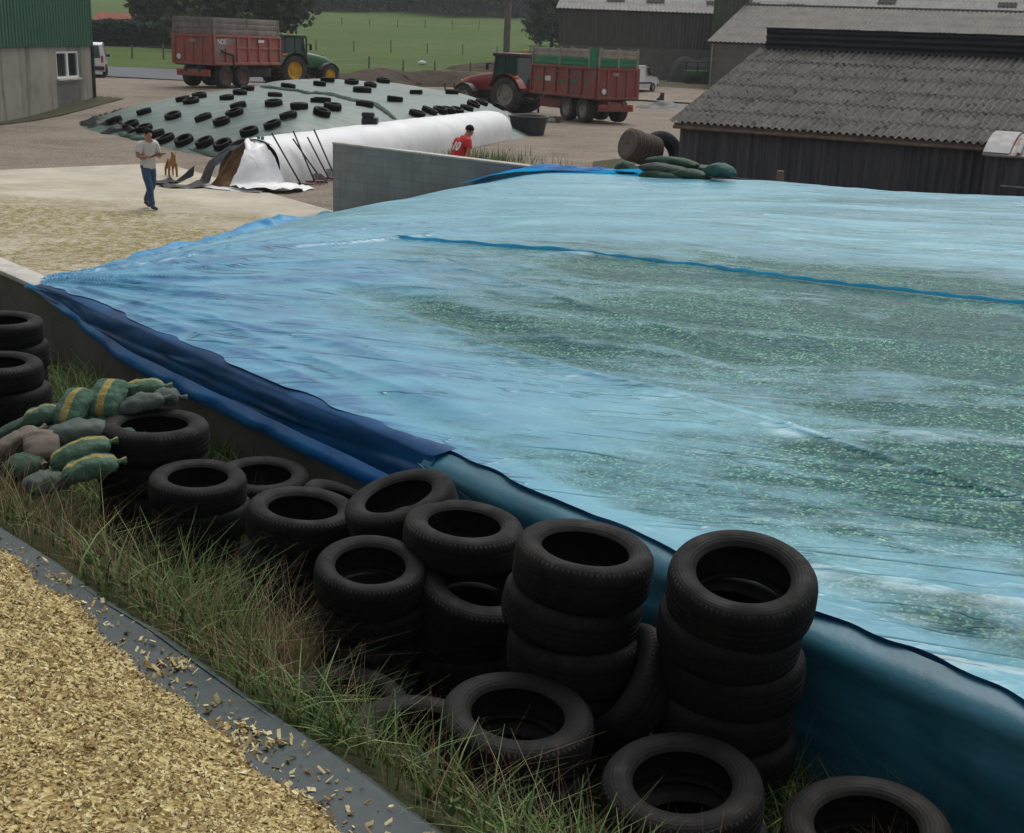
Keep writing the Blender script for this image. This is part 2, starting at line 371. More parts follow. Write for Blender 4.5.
def sheet(name,c,c2,trans,rough=.3,spec=.5):
    t=NT(name); v=t.coord()
    col=t.mix(t.ramp(t.noise(t.coord('Object',(.7,.7,5)),2.2,6,.65,.6),[(.35,0),(.65,1)]),c,c2)
    nb=t.bump(t.math('ABSOLUTE',t.math('SUBTRACT',t.noise(t.coord('Object',(1,1,2.2)),4,5,.6),.5)),-1,.13); nb=t.bump(t.noise(v,14,4),.3,.015,nb)
    col=t.mix(t.ramp(t.noise(v,5,7,.75),[(.58,0),(.72,.45)]),col,(.10,.11,.10))
    t.fin(col,rough,nb,spec=spec)
    if trans:
        tr=t.n('ShaderNodeBsdfTranslucent'); t.put(tr.inputs['Color'],tuple(min(1,x*2.2) for x in c2)); t.put(tr.inputs['Normal'],nb)
        mx=t.n('ShaderNodeMixShader'); mx.inputs[0].default_value=trans; t.put(mx.inputs[1],t.b.outputs[0]); t.put(mx.inputs[2],tr.outputs[0]); t.put(t.out.inputs[0],mx.outputs[0])
    return t.m
M['hem']=sheet('blue film hanging edge',(.006,.10,.32),(.015,.24,.60),.35)
M['hemshade']=sheet('blue film shaded fold',(.001,.032,.11),(.004,.09,.25),.15,.42,.28)  # navy of the fold and lip puts their shade into the colour
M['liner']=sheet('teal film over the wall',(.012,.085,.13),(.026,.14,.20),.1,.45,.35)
M['brightblue']=sheet('bright blue gathered film',(.02,.22,.48),(.07,.38,.66),.3,.4,.4)
# tyres in the foreground
t=NT('worn black tyre rubber'); v=t.coord(); sx=t.n('ShaderNodeSeparateXYZ'); t.put(sx.inputs[0],v)
an=t.math('ARCTAN2',sx.outputs[1],sx.outputs[0]); rr=t.math('SQRT',t.math('ADD',t.math('MULTIPLY',sx.outputs[0],sx.outputs[0]),t.math('MULTIPLY',sx.outputs[1],sx.outputs[1])))
lug=t.math('SINE',t.math('ADD',t.math('MULTIPLY',an,74.),t.math('MULTIPLY',t.math('ABSOLUTE',sx.outputs[2]),60.)))
lug=t.math('MULTIPLY',t.ramp(lug,[(.35,0),(.6,1)]),t.ramp(rr,[(.293,0),(.3,1)]))
ring=t.math('SINE',t.math('MULTIPLY',rr,420.)); ring=t.math('MULTIPLY',ring,t.ramp(rr,[(.285,1),(.29,0)]))
ob=t.n('ShaderNodeObjectInfo').outputs['Random']; va=t.n('ShaderNodeVectorMath',operation='ADD'); t.put(va.inputs[0],v); cb_=t.n('ShaderNodeCombineXYZ'); t.put(cb_.inputs[0],t.math('MULTIPLY',ob,37.)); t.put(cb_.inputs[1],t.math('MULTIPLY',ob,91.)); t.put(va.inputs[1],cb_.outputs[0]); v=va.outputs[0]
c=t.mix(t.ramp(t.noise(v,6,6,.7),[(.4,0),(.7,1)]),(.0035,.0035,.0042),(.0085,.008,.0095))
c=t.mix(t.ramp(t.noise(v,14,6,.8),[(.62,0),(.76,.5)]),c,(.045,.038,.028))
c=t.mix(t.ramp(t.noise(v,2.6,5,.7),[(.52,0),(.7,.75)]),c,(.021,.019,.015))
oi=t.n('ShaderNodeObjectInfo').outputs['Random']
c=t.mix(t.math('MULTIPLY',oi,.4),c,(.009,.0085,.008))
nb=t.bump(lug,1,.014); nb=t.bump(ring,.25,.0015,nb); nb=t.bump(t.noise(v,50,4),.3,.003,nb)
M['tyre']=t.fin(c,t.ramp(t.noise(v,9,4),[(.3,.6),(.7,.85)]),nb,spec=.18)
# bags, cloth, skin
t=NT('woven green bag'); v=t.coord('Generated')
sx=t.n('ShaderNodeSeparateXYZ'); t.put(sx.inputs[0],v)
st=t.ramp(t.math('ABSOLUTE',t.math('SUBTRACT',sx.outputs[1],.5)),[(.10,1),(.115,0)],'LINEAR')
obj=t.coord()
g=t.mix(t.ramp(t.noise(obj,5,5,.7),[(.35,0),(.7,1)]),(.035,.085,.06),(.085,.15,.105))
y=t.mix(t.ramp(t.noise(obj,9,4),[(.4,0),(.7,1)]),(.27,.22,.07),(.17,.155,.07))
wv=t.n('ShaderNodeTexWave'); t.put(wv.inputs['Vector'],obj); wv.inputs['Scale'].default_value=70
M['sack']=t.fin(t.mix(st,g,y),.8,t.bump(wv.outputs['Fac'],.3,.003,t.bump(t.noise(obj,11,5,.65),.9,.045)),spec=.2)
M['sackplain']=paint('faded green grey bag',(.045,.065,.055),.8,.35,5,(.09,.1,.085),3,.5,.75,bump=.5,bscale=20)
M['sacktan']=paint('mud brown bag',(.12,.1,.08),.85,.3,5,(.06,.05,.04),3,bump=.5,bscale=20)
M['sackgreen']=paint('plain green bag',(.018,.052,.032),.85,.4,5,(.05,.065,.045),3,bump=.5,bscale=20)
M['sackteal']=paint('teal green bag',(.015,.07,.06),.75,.3,5,(.03,.09,.07),3,bump=.5,bscale=20)
M['flap']=paint('bright green bag end',(.02,.14,.06),.7,.3,6,bump=.5,bscale=20)
M['skin']=paint('skin',(.36,.17,.11),.55,.1,8,bump=0)
M['hair']=paint('black hair',(.005,.0045,.004),.75,.3,20,bump=.6,bscale=60,spec=.2)
M['wshirt']=paint('off white shirt cloth',(.5,.475,.45),.85,.06,6,bump=.35,bscale=14)
M['rshirt']=paint('red shirt cloth',(.48,.018,.02),.8,.1,6,bump=.35,bscale=14)
M['jeans']=paint('blue denim',(.03,.065,.14),.85,.3,9,bump=.4,bscale=16)
M['shorts']=paint('dark navy cloth',(.012,.014,.022),.85,.2,9,bump=.3)
M['shoe']=paint('dark leather',(.02,.022,.028),.6,.2)
M['device']=paint('black plastic',(.015,.016,.016),.4,.2)
M['fur']=paint('ginger fur',(.27,.13,.055),.9,.3,12,(.42,.3,.2),6,.6,.8,bump=.6,bscale=60)
M['wood']=paint('grey wood',(.14,.11,.085),.9,.3,5,bump=.4)
M['woodpole']=paint('grey brown pole',(.13,.115,.1),.9,.25,3,(.07,.06,.05),2,bump=.4)
M['handle']=paint('tool handle',(.05,.04,.032),.7,.3)
M['blade']=paint('scratched aluminium',(.33,.34,.35),.5,.2,8,metal=.4)
M['forkred']=paint('dark red fork head',(.12,.012,.02),.5,.3)
M['tub']=paint('black plastic tub',(.016,.018,.026),.5,.3,4,(.05,.05,.055),3)
M['carpet']=paint('striped old carpet roll',(.13,.105,.09),.95,.3,3)
t=NT('striped carpet'); v=t.coord(); wv=t.n('ShaderNodeTexWave',bands_direction='Z'); t.put(wv.inputs['Vector'],t.coord('Object',(0,0,1))); wv.inputs['Scale'].default_value=2.2; wv.inputs['Distortion'].default_value=1
M['carpet']=t.fin(t.ramp(wv.outputs['Fac'],[(.2,(.085,.078,.07)),(.5,(.05,.05,.052)),(.7,(.12,.05,.045)),(.9,(.12,.105,.09))]),.95,t.bump(t.noise(v,20,4),.6,.03),spec=.1)
M['hut']=paint('blue grey timber hut',(.085,.09,.12),.9,.2)
M['redtile']=paint('red tin roof',(.26,.075,.045),.8,.25,1.5)
# foliage
def leaf(name,a,b,c):
    t=NT(name); oi=t.n('ShaderNodeNewGeometry').outputs['Random Per Island']
    col=t.ramp(oi,[(.1,a),(.55,b),(.95,c)])
    if 'maize' in name: col=t.mix(t.ramp(t.noise(t.geo(),3.2,6,.7),[(.5,0),(.72,.65)]),col,(.17,.11,.045))
    t.fin(col,.7,spec=.25)
    tr=t.n('ShaderNodeBsdfTranslucent'); t.put(tr.inputs['Color'],col)
    mx=t.n('ShaderNodeMixShader'); mx.inputs[0].default_value=.25; t.put(mx.inputs[1],t.b.outputs[0]); t.put(mx.inputs[2],tr.outputs[0]); t.put(t.out.inputs[0],mx.outputs[0])
    return t.m
M['leafdark']=leaf('dark tree leaves',(.022,.036,.020),(.036,.056,.030),(.055,.08,.04))
M['leafmid']=leaf('green leaves',(.02,.038,.012),(.04,.065,.02),(.075,.10,.035))
M['hedge']=leaf('hedge leaves',(.014,.036,.022),(.024,.052,.03),(.036,.07,.036))
M['grass']=leaf('long grass blades',(.020,.042,.010),(.062,.12,.026),(.20,.27,.10))
M['drygrass']=leaf('dry grass stalks',(.08,.045,.024),(.17,.11,.06),(.38,.30,.18))
M['bark']=paint('bark',(.06,.05,.04),.95,.3,4,bump=.6)
M['chips']=leaf('chopped maize pieces',(.27,.17,.075),(.52,.42,.20),(.80,.73,.46))
t=NT('chopped maize heap'); v=t.coord()
vo=t.n('ShaderNodeTexVoronoi'); t.put(vo.inputs['Vector'],v); vo.inputs['Scale'].default_value=60
M['chipbase']=t.fin(t.ramp(vo.outputs['Color'],[(.1,(.16,.105,.045)),(.5,(.36,.28,.12)),(.9,(.58,.5,.26))]),.95,t.bump(vo.outputs['Distance'],.8,.02),spec=.1)
t=NT('grey green ground sheet'); v=t.coord()
c=t.mix(t.ramp(t.noise(v,2.5,6,.65),[(.35,0),(.7,1)]),(.024,.034,.037),(.043,.057,.059))
M['groundsheet']=t.fin(c,.5,t.bump(t.noise(v,5,5,.6),.4,.03),spec=.3)

# ------------------------------------------------------------------ terrain
def T(x,y):
    x=np.asarray(x,float); y=np.asarray(y,float)
    base=.03*np.clip(y-75,0,30)
    left=.8*ss(50,68,y)*ss(-3,-12,x)
    z=np.maximum(base,left)
    z=z+.012*np.clip(y-105,0,75)+.052*np.clip(y-180,0,150)+.13*np.clip(y-330,0,600)
    return z
def Tz(x,y): return float(T(x,y))
xs=np.concatenate([np.linspace(-420,-60,37),np.linspace(-55,75,66),np.linspace(80,420,35)])
ys=np.concatenate([np.linspace(-120,20,29),np.linspace(24,130,54),np.linspace(136,360,40),np.linspace(380,900,27)])
X,Y=np.meshgrid(xs,ys,indexing='ij'); Z=T(X,Y)+ (fbm(X*.03,Y*.03,3,2)-.5)*1.2*ss(130,260,Y)
inyard=(Y<84)
Z=Z-np.where(inyard,.35,0)
tag(npgrid('field',X,Y,Z,M['field']),'green pasture rising to the far wood behind the farmyard','field',kind='structure')
# yard gravel: irregular far edge
xs=np.linspace(-70,75,146); tt=np.linspace(0,1,120)
edge=92+3*np.sin(xs*.13)+np.where(xs>3,ss(3,12,xs)*24,0)+4*(fbm(xs*.2,xs*0,3,5)-.5)
edge=np.where(xs<-14,edge+ss(-14,-20,xs)*4,edge)
X=np.repeat(xs[:,None],120,1); Y=-30+(edge[:,None]+30)*tt[None,:]
Z=T(X,Y)+.03+.05*(fbm(X*.35,Y*.35,4,8)-.5)*ss(-20,0,Y)
tag(npgrid('yard_gravel',X,Y,Z,M['gravel']),'brown grey gravel farmyard between the silage heaps and barns','yard',kind='structure')
def patch(name,poly,mat,dz,label,kind='structure',cat='ground',step=.8):
    p=np.array(poly,float); c=p.mean(0); n=len(p)
    rows=[]
    for i in range(n):
        a=p[i];b=p[(i+1)%n]
        for k in range(10):
            q=a+(b-a)*k/10; rows.append(c+(q-c)*(1+.06*(random.random()-.5)))
    rows=np.array(rows+[rows[0]]); fr=np.linspace(0,1,14)
    XX=c[0]+(rows[:,0,None]-c[0])*fr; YY=c[1]+(rows[:,1,None]-c[1])*fr
    return tag(npgrid(name,XX,YY,T(XX,YY)+dz,mat),label,cat,kind=kind)
patch('road',[(-34,79),(-20,76),(-15,79),(-14,88),(-22,96),(-40,99)],M['tarmac'],.085,'blue grey tarmac lane behind the gravel yard','structure','road')
patch('grass_verge',[(-40,96.5),(-24,95),(-14.5,89.5),(-12,97),(-14,112),(-40,118)],M['field'],.10,'bright grass verge beside the lane','structure','verge')
patch('track',[(4,86),(12,84),(15,98),(10,109),(2,104)],M['gravel'],.12,'pale gravel track leading up to the barns','structure','track')
patch('slab',[(13.6,93.5),(16.8,93),(17,96.5),(14.2,97)],M['cap'],.13,'pale concrete slab before the grey barn','structure','slab')
patch('yard_grass',[(2.0,37.5),(4.9,36.5),(5.3,42),(3.6,45),(2.4,43)],M['verge'],.06,'green grass patch on the yard behind the block wall','structure','grass')
patch('barn_verge',[(10,100),(15.5,99),(16,108),(9,110)],M['verge'],.13,'grass strip at the foot of the boarded barn','structure','verge')
patch('wall_verge',[(-20.3,61),(-18.9,60.5),(-19.9,48),(-20.6,44)],M['verge'],.06,'weedy grass strip along the stained wall','structure','verge')
# low ridge of brown earth beyond the yard
def ridge(name,pts,w,h,mat,label,kind='structure',cat='bank',sd=1):
    L=[];pts=[np.array(p,float) for p in pts]
    N=60; seg=np.linspace(0,len(pts)-1,N); P=[]
    for s in seg:
        i=min(int(s),len(pts)-2); P.append(pts[i]+(pts[i+1]-pts[i])*(s-i))
    P=np.array(P); d=np.gradient(P,axis=0); d/=np.linalg.norm(d,axis=1)[:,None]; nr=np.stack([-d[:,1],d[:,0]],1)
    w_=np.linspace(-1,1,17); XX=P[:,0,None]+nr[:,0,None]*w_*w; YY=P[:,1,None]+nr[:,1,None]*w_*w
    e=np.sin(np.linspace(0,PI,N))**.4
    ZZ=T(XX,YY)-.1+h*(1-w_[None,:]**2)*e[:,None]*(.6+.8*fbm(XX*.5,YY*.5,4,sd))
    return tag(npgrid(name,XX,YY,ZZ,mat),label,cat,kind=kind)
ridge('earth_bank',[(-12.5,84),(-10,92),(-4,96),(1,97)],3.2,1.0,M['dirt'],'bare brown earth bank along the edge of the pasture')
ridge('scrub_bank',[(-7,118),(0,121),(6,124)],2.5,.9,M['dirt'],'dark scrubby bank beyond the white bale in the pasture',sd=4)
ridge('slurry_heap',[(12.2,110),(16.2,109)],2.4,2.6,M['hump'],'dark grey heap against the boarded barn behind the white van',sd=6)

# ------------------------------------------------------------------ silo frame: u to the right and near, n away
Q=.70710678
def un(u,n): return (Q*(u+n),Q*(n-u))
def nn(u): return 5.13-.062*(u+11.84)         # near wall, outer face
def nf(u): return 16.84+.085*(u+22.75)          # far wall, inner face
WZ=1.45
# apron between the walls, left of the heap
us=np.linspace(-33.6,-13,90); tt=np.linspace(0,1,60)
U=np.repeat(us[:,None],60,1); ne=nn(U)+.25
farn=np.where(U<-22.75,16.95+(U+22.75)*-.17,nf(U)-.02)
N=ne+(farn-ne)*tt
sh=(N-5)/12
U2=U+np.where(U<-30,(sh-.5)*0,0)
X,Y=un(U2,N); Z=np.full_like(X,.06)
# litter of chopped maize: streak by the man and drift near the tarp
lit=.07+.42*ss(-33,-20,U)+.25*(fbm(U*.5,N*.5,4,66)-.5)+.35*np.exp(-((N-11.5)/2.2)**2)*ss(-33,-27,U)-.5*ss(14.2,16.6,N)+.2*ss(11,7,N)
lit+=.75*np.exp(-(((Y-26.6)-(X+8)*.09-.5*np.sin(X*.9))/.45)**2)*ss(-16,-12,X)*ss(-7.3,-8.5,X)
tag(npgrid('concrete_apron',X,Y,Z,M['apron'],attr={'litter':lit.ravel()}),'pale concrete silo floor strewn with chopped maize','apron',kind='structure')

def wall_between(a,b,z0,z1,th,side,name,mat,label,cap=None,cap_h=.05):
    a=Vector((a[0],a[1],0)); b=Vector((b[0],b[1],0)); d=b-a; L=d.length
    o=thing(name,label,'wall',(a.x,a.y,0),math.atan2(d.y,d.x))
    m=MB(); y0,y1=(0,th) if side>0 else (-th,0)
    m.box((L/2,(y0+y1)/2,(z0+z1)/2),(L,th,z1-z0)); w=m.build('blocks',mat,o,False)
    m=MB(); m.bbox((L/2,(y0+y1)/2,z1+cap_h/2),(L+.02,th+.03,cap_h),.01); m.build('capping',cap or M['cap'],o)
    return o
# near wall: outer face on nn(u)
a=un(-40,nn(-40)); b=un(6,nn(6))
wall_between(a,b,.3,WZ-.05,.24,1,'concrete_wall',M['oldblock'],'low dark concrete wall under the near edge of the blue sheet')
a=un(-22.75,nf(-22.75)); b=un(6,nf(6))
wall_between(a,b,-.1,1.56,.2,1,'block_wall',M['block'],'grey concrete block wall beside the person in red',cap_h=.04)

# ------------------------------------------------------------------ blue covered heap
def uedge(t): return -17.25-5.45*t+.14*np.sin(t*9)+.10*np.sin(t*23)
def hz(u,t):
    s=u-uedge(t)
    far=1.5+.052*(u+18); top=1.50+(np.maximum(far,1.2)-1.50)*t**.9+.16*np.sin(PI*np.clip(t,0,1))*ss(-15,-8,u)
    r=.06+.262*np.maximum(s,0)
    k=.22; h=np.clip(.5+.5*(top-r)/k,0,1); z=top*(1-h)+r*h-k*h*(1-h)
    return z+.10*(fbm(u*.35,t*4,3,11)-.5)*ss(.0,.12,t)*ss(1,4,s)
us=np.concatenate([np.arange(-23.2,-12,.05),np.arange(-12,3.2,.036)]); nt=430
tt=np.linspace(0,1,nt)**1.45
U=np.repeat(us[:,None],nt,1); Tm=np.repeat(tt[None,:],len(us),0)
ue=uedge(Tm)
n0=nn(U)+.03+.16*(fbm(U*1.1,U*0,3,31)-.35)*ss(-11.9,-11,U)+.05*(vn(U*5,U*0,32)-.5)*ss(-11.9,-11,U)
N=n0+(nf(U)-.03-n0)*Tm
# fold coordinates: fan out of the near left corner, then long creases across the slope
Ku,Kn=-11.9,nn(-11.9)
dx=U-Ku; dn=N-Kn; rho=np.hypot(dx,dn); phi=np.arctan2(dn,dx)
X0,Y0=un(U,N)
ca,sa=math.cos(R(-20)),math.sin(R(-20))
al=X0*ca+Y0*sa; ac=-X0*sa+Y0*ca
wp=1.2*(fbm(al*.35,ac*.35,3,21)-.5); ac2=ac+wp
def ridged(x,y,seed,p=2.5): return (1-np.abs(2*vn(x,y,seed)-1))**p
w1=ridged(al*.22,ac2*1.3,41); w2=ridged(al*.6,ac2*3.1+.5*vn(al,ac,2),43,3); w3=ridged(al*1.6,ac2*7,45,3)
w4=ridged(al*2.6+ac*1.5,ac2*4-al,47,4)
fan=ridged(phi*9+.6*vn(rho,phi*4,3),rho*.18,51,2.2); fan2=ridged(phi*22,rho*.4,53,2.5)
ff=ss(8.5,1.0,rho)*ss(-.5,.15,dx+1)
mod=.35+.9*fbm(al*.4,ac*.6,3,61)
near=ss(.3,.0,Tm)
zz=hz(U,Tm)
wr=.020*w1+.008*w2*mod+.003*w3*mod+.002*w4*mod-.03
wr=wr*(1-ff*.7)+ff*(.06*fan+.012*fan2)
# longitudinal folds near the wall
lf=ridged(U*.16,(N-nn(U))*2.4+.6*vn(U*.5,N,7),71,2.2)
wr+=.05*lf*ss(.42,.05,Tm)*ss(-12,-7,U)
wr*=ss(0,.6,U-ue+.1)*ss(0,.02,Tm+.004)
Zt=zz+wr
lift_sheen=.12+.85*(w1*.45+w2*.35*mod)+ .95*(fbm(al*.16,ac*.42,4,81)-.5)
lift_sheen=lift_sheen*(1-ff)+ff*(.55+.5*fan)
lift_sheen+=.55*ss(.35,.0,N-nn(U)-.15*vn(U*1.2,U*0,5))*ss(-13,-8,U)+.45*lf*ss(.25,.05,Tm)
lift_sheen-=.26*ss(-11,-7,U)*ss(.05,.14,Tm)*ss(.62,.32,Tm)
lift_sheen+=.55*ss(.26,.66,Tm)+.4*ss(-7,-14,U)  # far film paled in the colour to stand in for sky sheen
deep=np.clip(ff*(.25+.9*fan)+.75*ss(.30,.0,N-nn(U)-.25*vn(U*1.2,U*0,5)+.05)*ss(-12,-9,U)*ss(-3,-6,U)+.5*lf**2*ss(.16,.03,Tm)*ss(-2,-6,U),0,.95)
mask=(U>ue-.02)&~((U<-11.9)&(Zt<WZ-.25)&(Tm<.01))
# pull the left boundary onto the edge line
cover=thing('silage_cover','huge crinkled blue translucent sheet covering the chopped maize heap','cover')
X,Y=un(U,N)
npgrid('film',X,Y,Zt,M['film'],cover,{'lift_sheen':lift_sheen.ravel(),'deep':deep.ravel()},mask)
# seams: long raised creases on the film, and gathered edges
def on_film(px,py):
    d=ray(px,py)
    for Yv in np.arange(4,40,.05):
        p=np.array([0,0,CAMZ])+d*Yv; u=Q*(p[0]-p[1]); n=Q*(p[0]+p[1]); t=(n-nn(u))/(nf(u)-nn(u))
        if 0<=t<=1 and p[2]<=float(hz(np.array(u),np.array(t)))+.01: return p
    return p
def crease(pts,w,mat,name,h=.03,seed=0,dz=.03):
    P=[on_film(*q) for q in pts]; C=[]
    for i in range(len(P)-1):
        k=12
        for j in range(k): C.append(P[i]+(P[i+1]-P[i])*j/k)
    C=np.array(C+[P[-1]]); d=np.gradient(C,axis=0); d/=np.linalg.norm(d,axis=1)[:,None]; nr=np.stack([-d[:,1],d[:,0]],1)
    sc=np.linspace(-1,1,9); rows=[]
    for i,p in enumerate(C):
        ww=w*(.12+1.5*vn(i*.09,0,seed)**2+.3*vn(i*.6,0,seed))*min(1,i/14+.03,(len(C)-1-i)/14+.03)*(.45+.55*min(1,i/len(C)*1.8))
        row=[]
        for s_ in sc:
            x=p[0]+nr[i,0]*s_*ww; y=p[1]+nr[i,1]*s_*ww; u=Q*(x-y); n=Q*(x+y); t_=(n-nn(u))/(nf(u)-nn(u))
            row.append((x,y,float(hz(np.array(u),np.array(np.clip(t_,0,1))))+dz+h*(1-s_*s_)*(1+.5*math.sin(i*.9+s_*2))-.02*(s_*s_)))
        rows.append(row)
    m=MB(); m.grid(rows); return m.build(name,mat,cover,True,None)
crease([(395,237),(450,241),(520,247),(590,253),(640,259),(705,266),(745,271),(800,278),(850,285),(910,291),(975,298),(1060,306)],.016,M['brightblue'],'crease',.013,3,.012)
# left edge gathered on the floor
rows=[]
for i,t_ in enumerate(np.linspace(.0,.985,150)):
    u_=float(uedge(t_)); row=[]
    wd=.25+.55*max(0,math.sin(t_*7.3+2.3))**3+.25*vn(t_*22,0,9)
    for j,s_ in enumerate(np.linspace(-1,1,13)):
        u2=u_+s_*wd*.6-.05; n2=float(nn(u2))+.2+(float(nf(u2))-.05-float(nn(u2))-.2)*t_
        x,y=un(u2,n2)
        hh=.08+.16*wd*(1-s_*s_)*(.5+vn(t_*60,s_*2.2,13))
        row.append((x,y,hh))
    rows.append(row)
m=MB(); m.grid(rows); m.build('gathered_edge',M['brightblue'],cover,True,None)
# band of film pulled over the top of the far wall
rows=[]
for u_ in np.linspace(-18.6,-13.1,110):
    f=ss(-18.6,-16.4,u_)*ss(-13.2,-14.6,u_); row=[]
    zt=float(hz(np.array(u_),np.array(1.0)))
    for j,s_ in enumerate(np.linspace(0,1,11)):
        n_=float(nf(u_))-.35+.62*s_*f+.35*(1-f)*s_
        top=1.66
        z=(zt+.05)*(1-s_)+top*s_ + .05*math.sin(s_*17+u_*2.1)*(.4+vn(u_*3,s_*4,6)) if s_<.75 else top-(s_-.75)*.6*f+.02*vn(u_*5,s_*9,3)
        z=max(z,zt+.02) if s_<.6 else z
        z=z*f+(zt+.03)*(1-f)
        x,y=un(u_,n_); row.append((x,y,z))
    rows.append(row)
m=MB(); m.grid(rows); m.build('wall_fold',M['hem'],cover,True,None)
# near edge: bulging drop, pale fold and hanging hem on the left; tucked gap and teal liner on the right
def hem(u0,u1,prof,name,mat,n=220):
    rows=[]
    for u_ in np.linspace(u0,u1,n):
        row=[]
        for (dn_,dz_) in prof(u_):
            x,y=un(u_,float(nn(u_))+dn_); row.append((x,y,WZ+dz_))
        rows.append(row)
    m=MB(); m.grid(rows); return m.build(name,mat,cover,True,None)
def edge_n(u_): return float(.03+(.16*(fbm(u_*1.1,0,3,31)-.35)+.05*(vn(u_*5,0,32)-.5))*ss(-11.9,-11,u_))
UE=-5.35
def profA(u_):     # fold of film, its shaded face painted navy
    g=float(ss(-11.9,-9.5,u_)*ss(UE+.02,UE-.10,u_)); zt=float(hz(np.array(u_),np.array(0.0)))-WZ
    L=[(edge_n(u_)+.05,zt+.005)]; d=.03+.20*g
    for k in range(1,17):
        q=k/16; w=.05*(vn(u_*1.1+q*1.5,q*2.5,4)-.5)+.045*(1-abs(2*vn(u_*.9+q*1.2,q*3.5+u_*.25,16)-1))**2*g+.02*(vn(u_*4,q*5,6)-.5)
        L.append((-.015-.035*g*math.sin(q*PI*.8)-.02*q+w*q,zt*(1-q)-d*q+.012*math.sin(q*11+u_*2)*g))
    return L
hem(-11.9,UE,profA,'shaded_fold',M['hemshade'],420)
def profB(u_):     # hanging hem
    g=float(ss(-11.9,-9.2,u_)); e=float(ss(-4.2,-5.6,u_)); d=.025+.19*g; L=[]
    for k in range(9):
        q=k/8; w=.03*(vn(u_*1.8+q,q*2,14)-.5)+.012*math.sin(u_*9+3*vn(u_*2,0,3)+q*3)
        L.append((-.03-.035*g+w*(.3+.7*q)-.045*math.sin(q*PI)*g,-d+.03-(.05+.10*g*e)*q+.012*(vn(u_*2.2,0,15)-.5)*q))
    return L
hem(-11.9,-4.3,profB,'hanging_hem',M['hem'])
def profC(u_):     # teal liner down the outside of the wall
    w=.03*(vn(u_*2.1,0,24)-.5); pl=(1-abs(2*vn(u_*2.3,0,26)-1))**4; w2=-.05*pl-.02*(1-abs(2*vn(u_*6.1,1,27)-1))**3+.03*(vn(u_*1.3,2,28)-.5)
    hg=.75*float(ss(UE-.1,UE+.9,u_))+.06
    return [(.10,.03),(.03,.012+w*.3),(-.02,.0),(-.05+w*.6,-.03),(-.075+w,-.07),(-.05+w,-.13*hg-.04),(-.065+w2,-.25*hg),(-.045+w2,-.4*hg),(-.05+w,-.7*hg),(-.06+w2,-hg)]
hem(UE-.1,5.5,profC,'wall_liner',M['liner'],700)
def profD(u_):     # overhanging lip of the sheet, navy painted for the shadow gap below
    w=.05*(vn(u_*2.6,0,34)-.4)+.03*(vn(u_*8,1,35)-.5); zt=float(hz(np.array(u_),np.array(0.0)))-WZ
    e=edge_n(u_)
    r_=.05*vn(u_*3.1,2,44)+.05*vn(u_*9,2,45)**2; return [(e+.012,zt-.004),(e+.004+w*.2,zt-.018),(e+.010+w*.4,zt-.035-r_*.5),(e+.03+w*.3,zt-.04-r_)]
hem(UE-.05,3.1,profD,'shaded_lip',M['hemshade'],420)

# ------------------------------------------------------------------ grass bank and the heap the photographer stands on
def bz(u,n): return .74+.93*ss(3.3,2.05,n)+.10*(fbm(np.asarray(u)*.9,np.asarray(n)*.9,3,5)-.5)
us=np.linspace(-42,10,300); ns=np.linspace(1.6,5.6,34)
U,N=np.meshgrid(us,ns,indexing='ij'); NN=np.minimum(N,nn(U)+.03); X,Y=un(U,NN)
tag(npgrid('grass_bank',X,Y,bz(U,N),M['bank']),'weedy earth strip between the tyres and the grey ground sheet','bank',kind='structure')
EN=2.10
def sz(u,n): return 1.70+.62*ss(2.2,-1.0,n)+.03*(fbm(np.asarray(u)*1.3,np.asarray(n)*1.3,4,15)-.5)
us=np.linspace(-30,9,400); ns=np.concatenate([np.linspace(-9,1.0,30),np.linspace(1.1,EN,26)])
U,N=np.meshgrid(us,ns,indexing='ij')
wob=.02*np.sin(U*1.3)+.05*(fbm(U*.8,U*0,3,17)-.5)
N2=N+wob*ss(1.5,EN,N); X,Y=un(U,N2)
Z=sz(U,N)+.012*ridged(U*.5,N*5+U*.3,19,3)*ss(1.0,1.6,N)
Z=np.where(N>EN-.06,Z-.02,Z)
gs=thing('ground_sheet','grey green plastic sheet edging the heap of chopped maize','sheet')
npgrid('sheet_top',X,Y,Z,M['groundsheet'],gs)
rows=[]
for u_ in us:
    w_=.02*math.sin(u_*1.3)+.05*(float(fbm(u_*.8,0,3,17))-.5); row=[]
    for dn_,dz_ in ((-.012,-.014),(.02,-.03),(.05,-.06),(.065,-.14),(.07,-.4)):
        x,y=un(u_,EN+w_+dn_+.02*(vn(u_*2,dz_*5,3)-.5)*(dz_<-.05)); row.append((x,y,float(sz(u_,EN))+dz_))
    rows.append(row)
m=MB(); m.grid(rows); m.build('sheet_side',M['groundsheet'],gs,True,None)
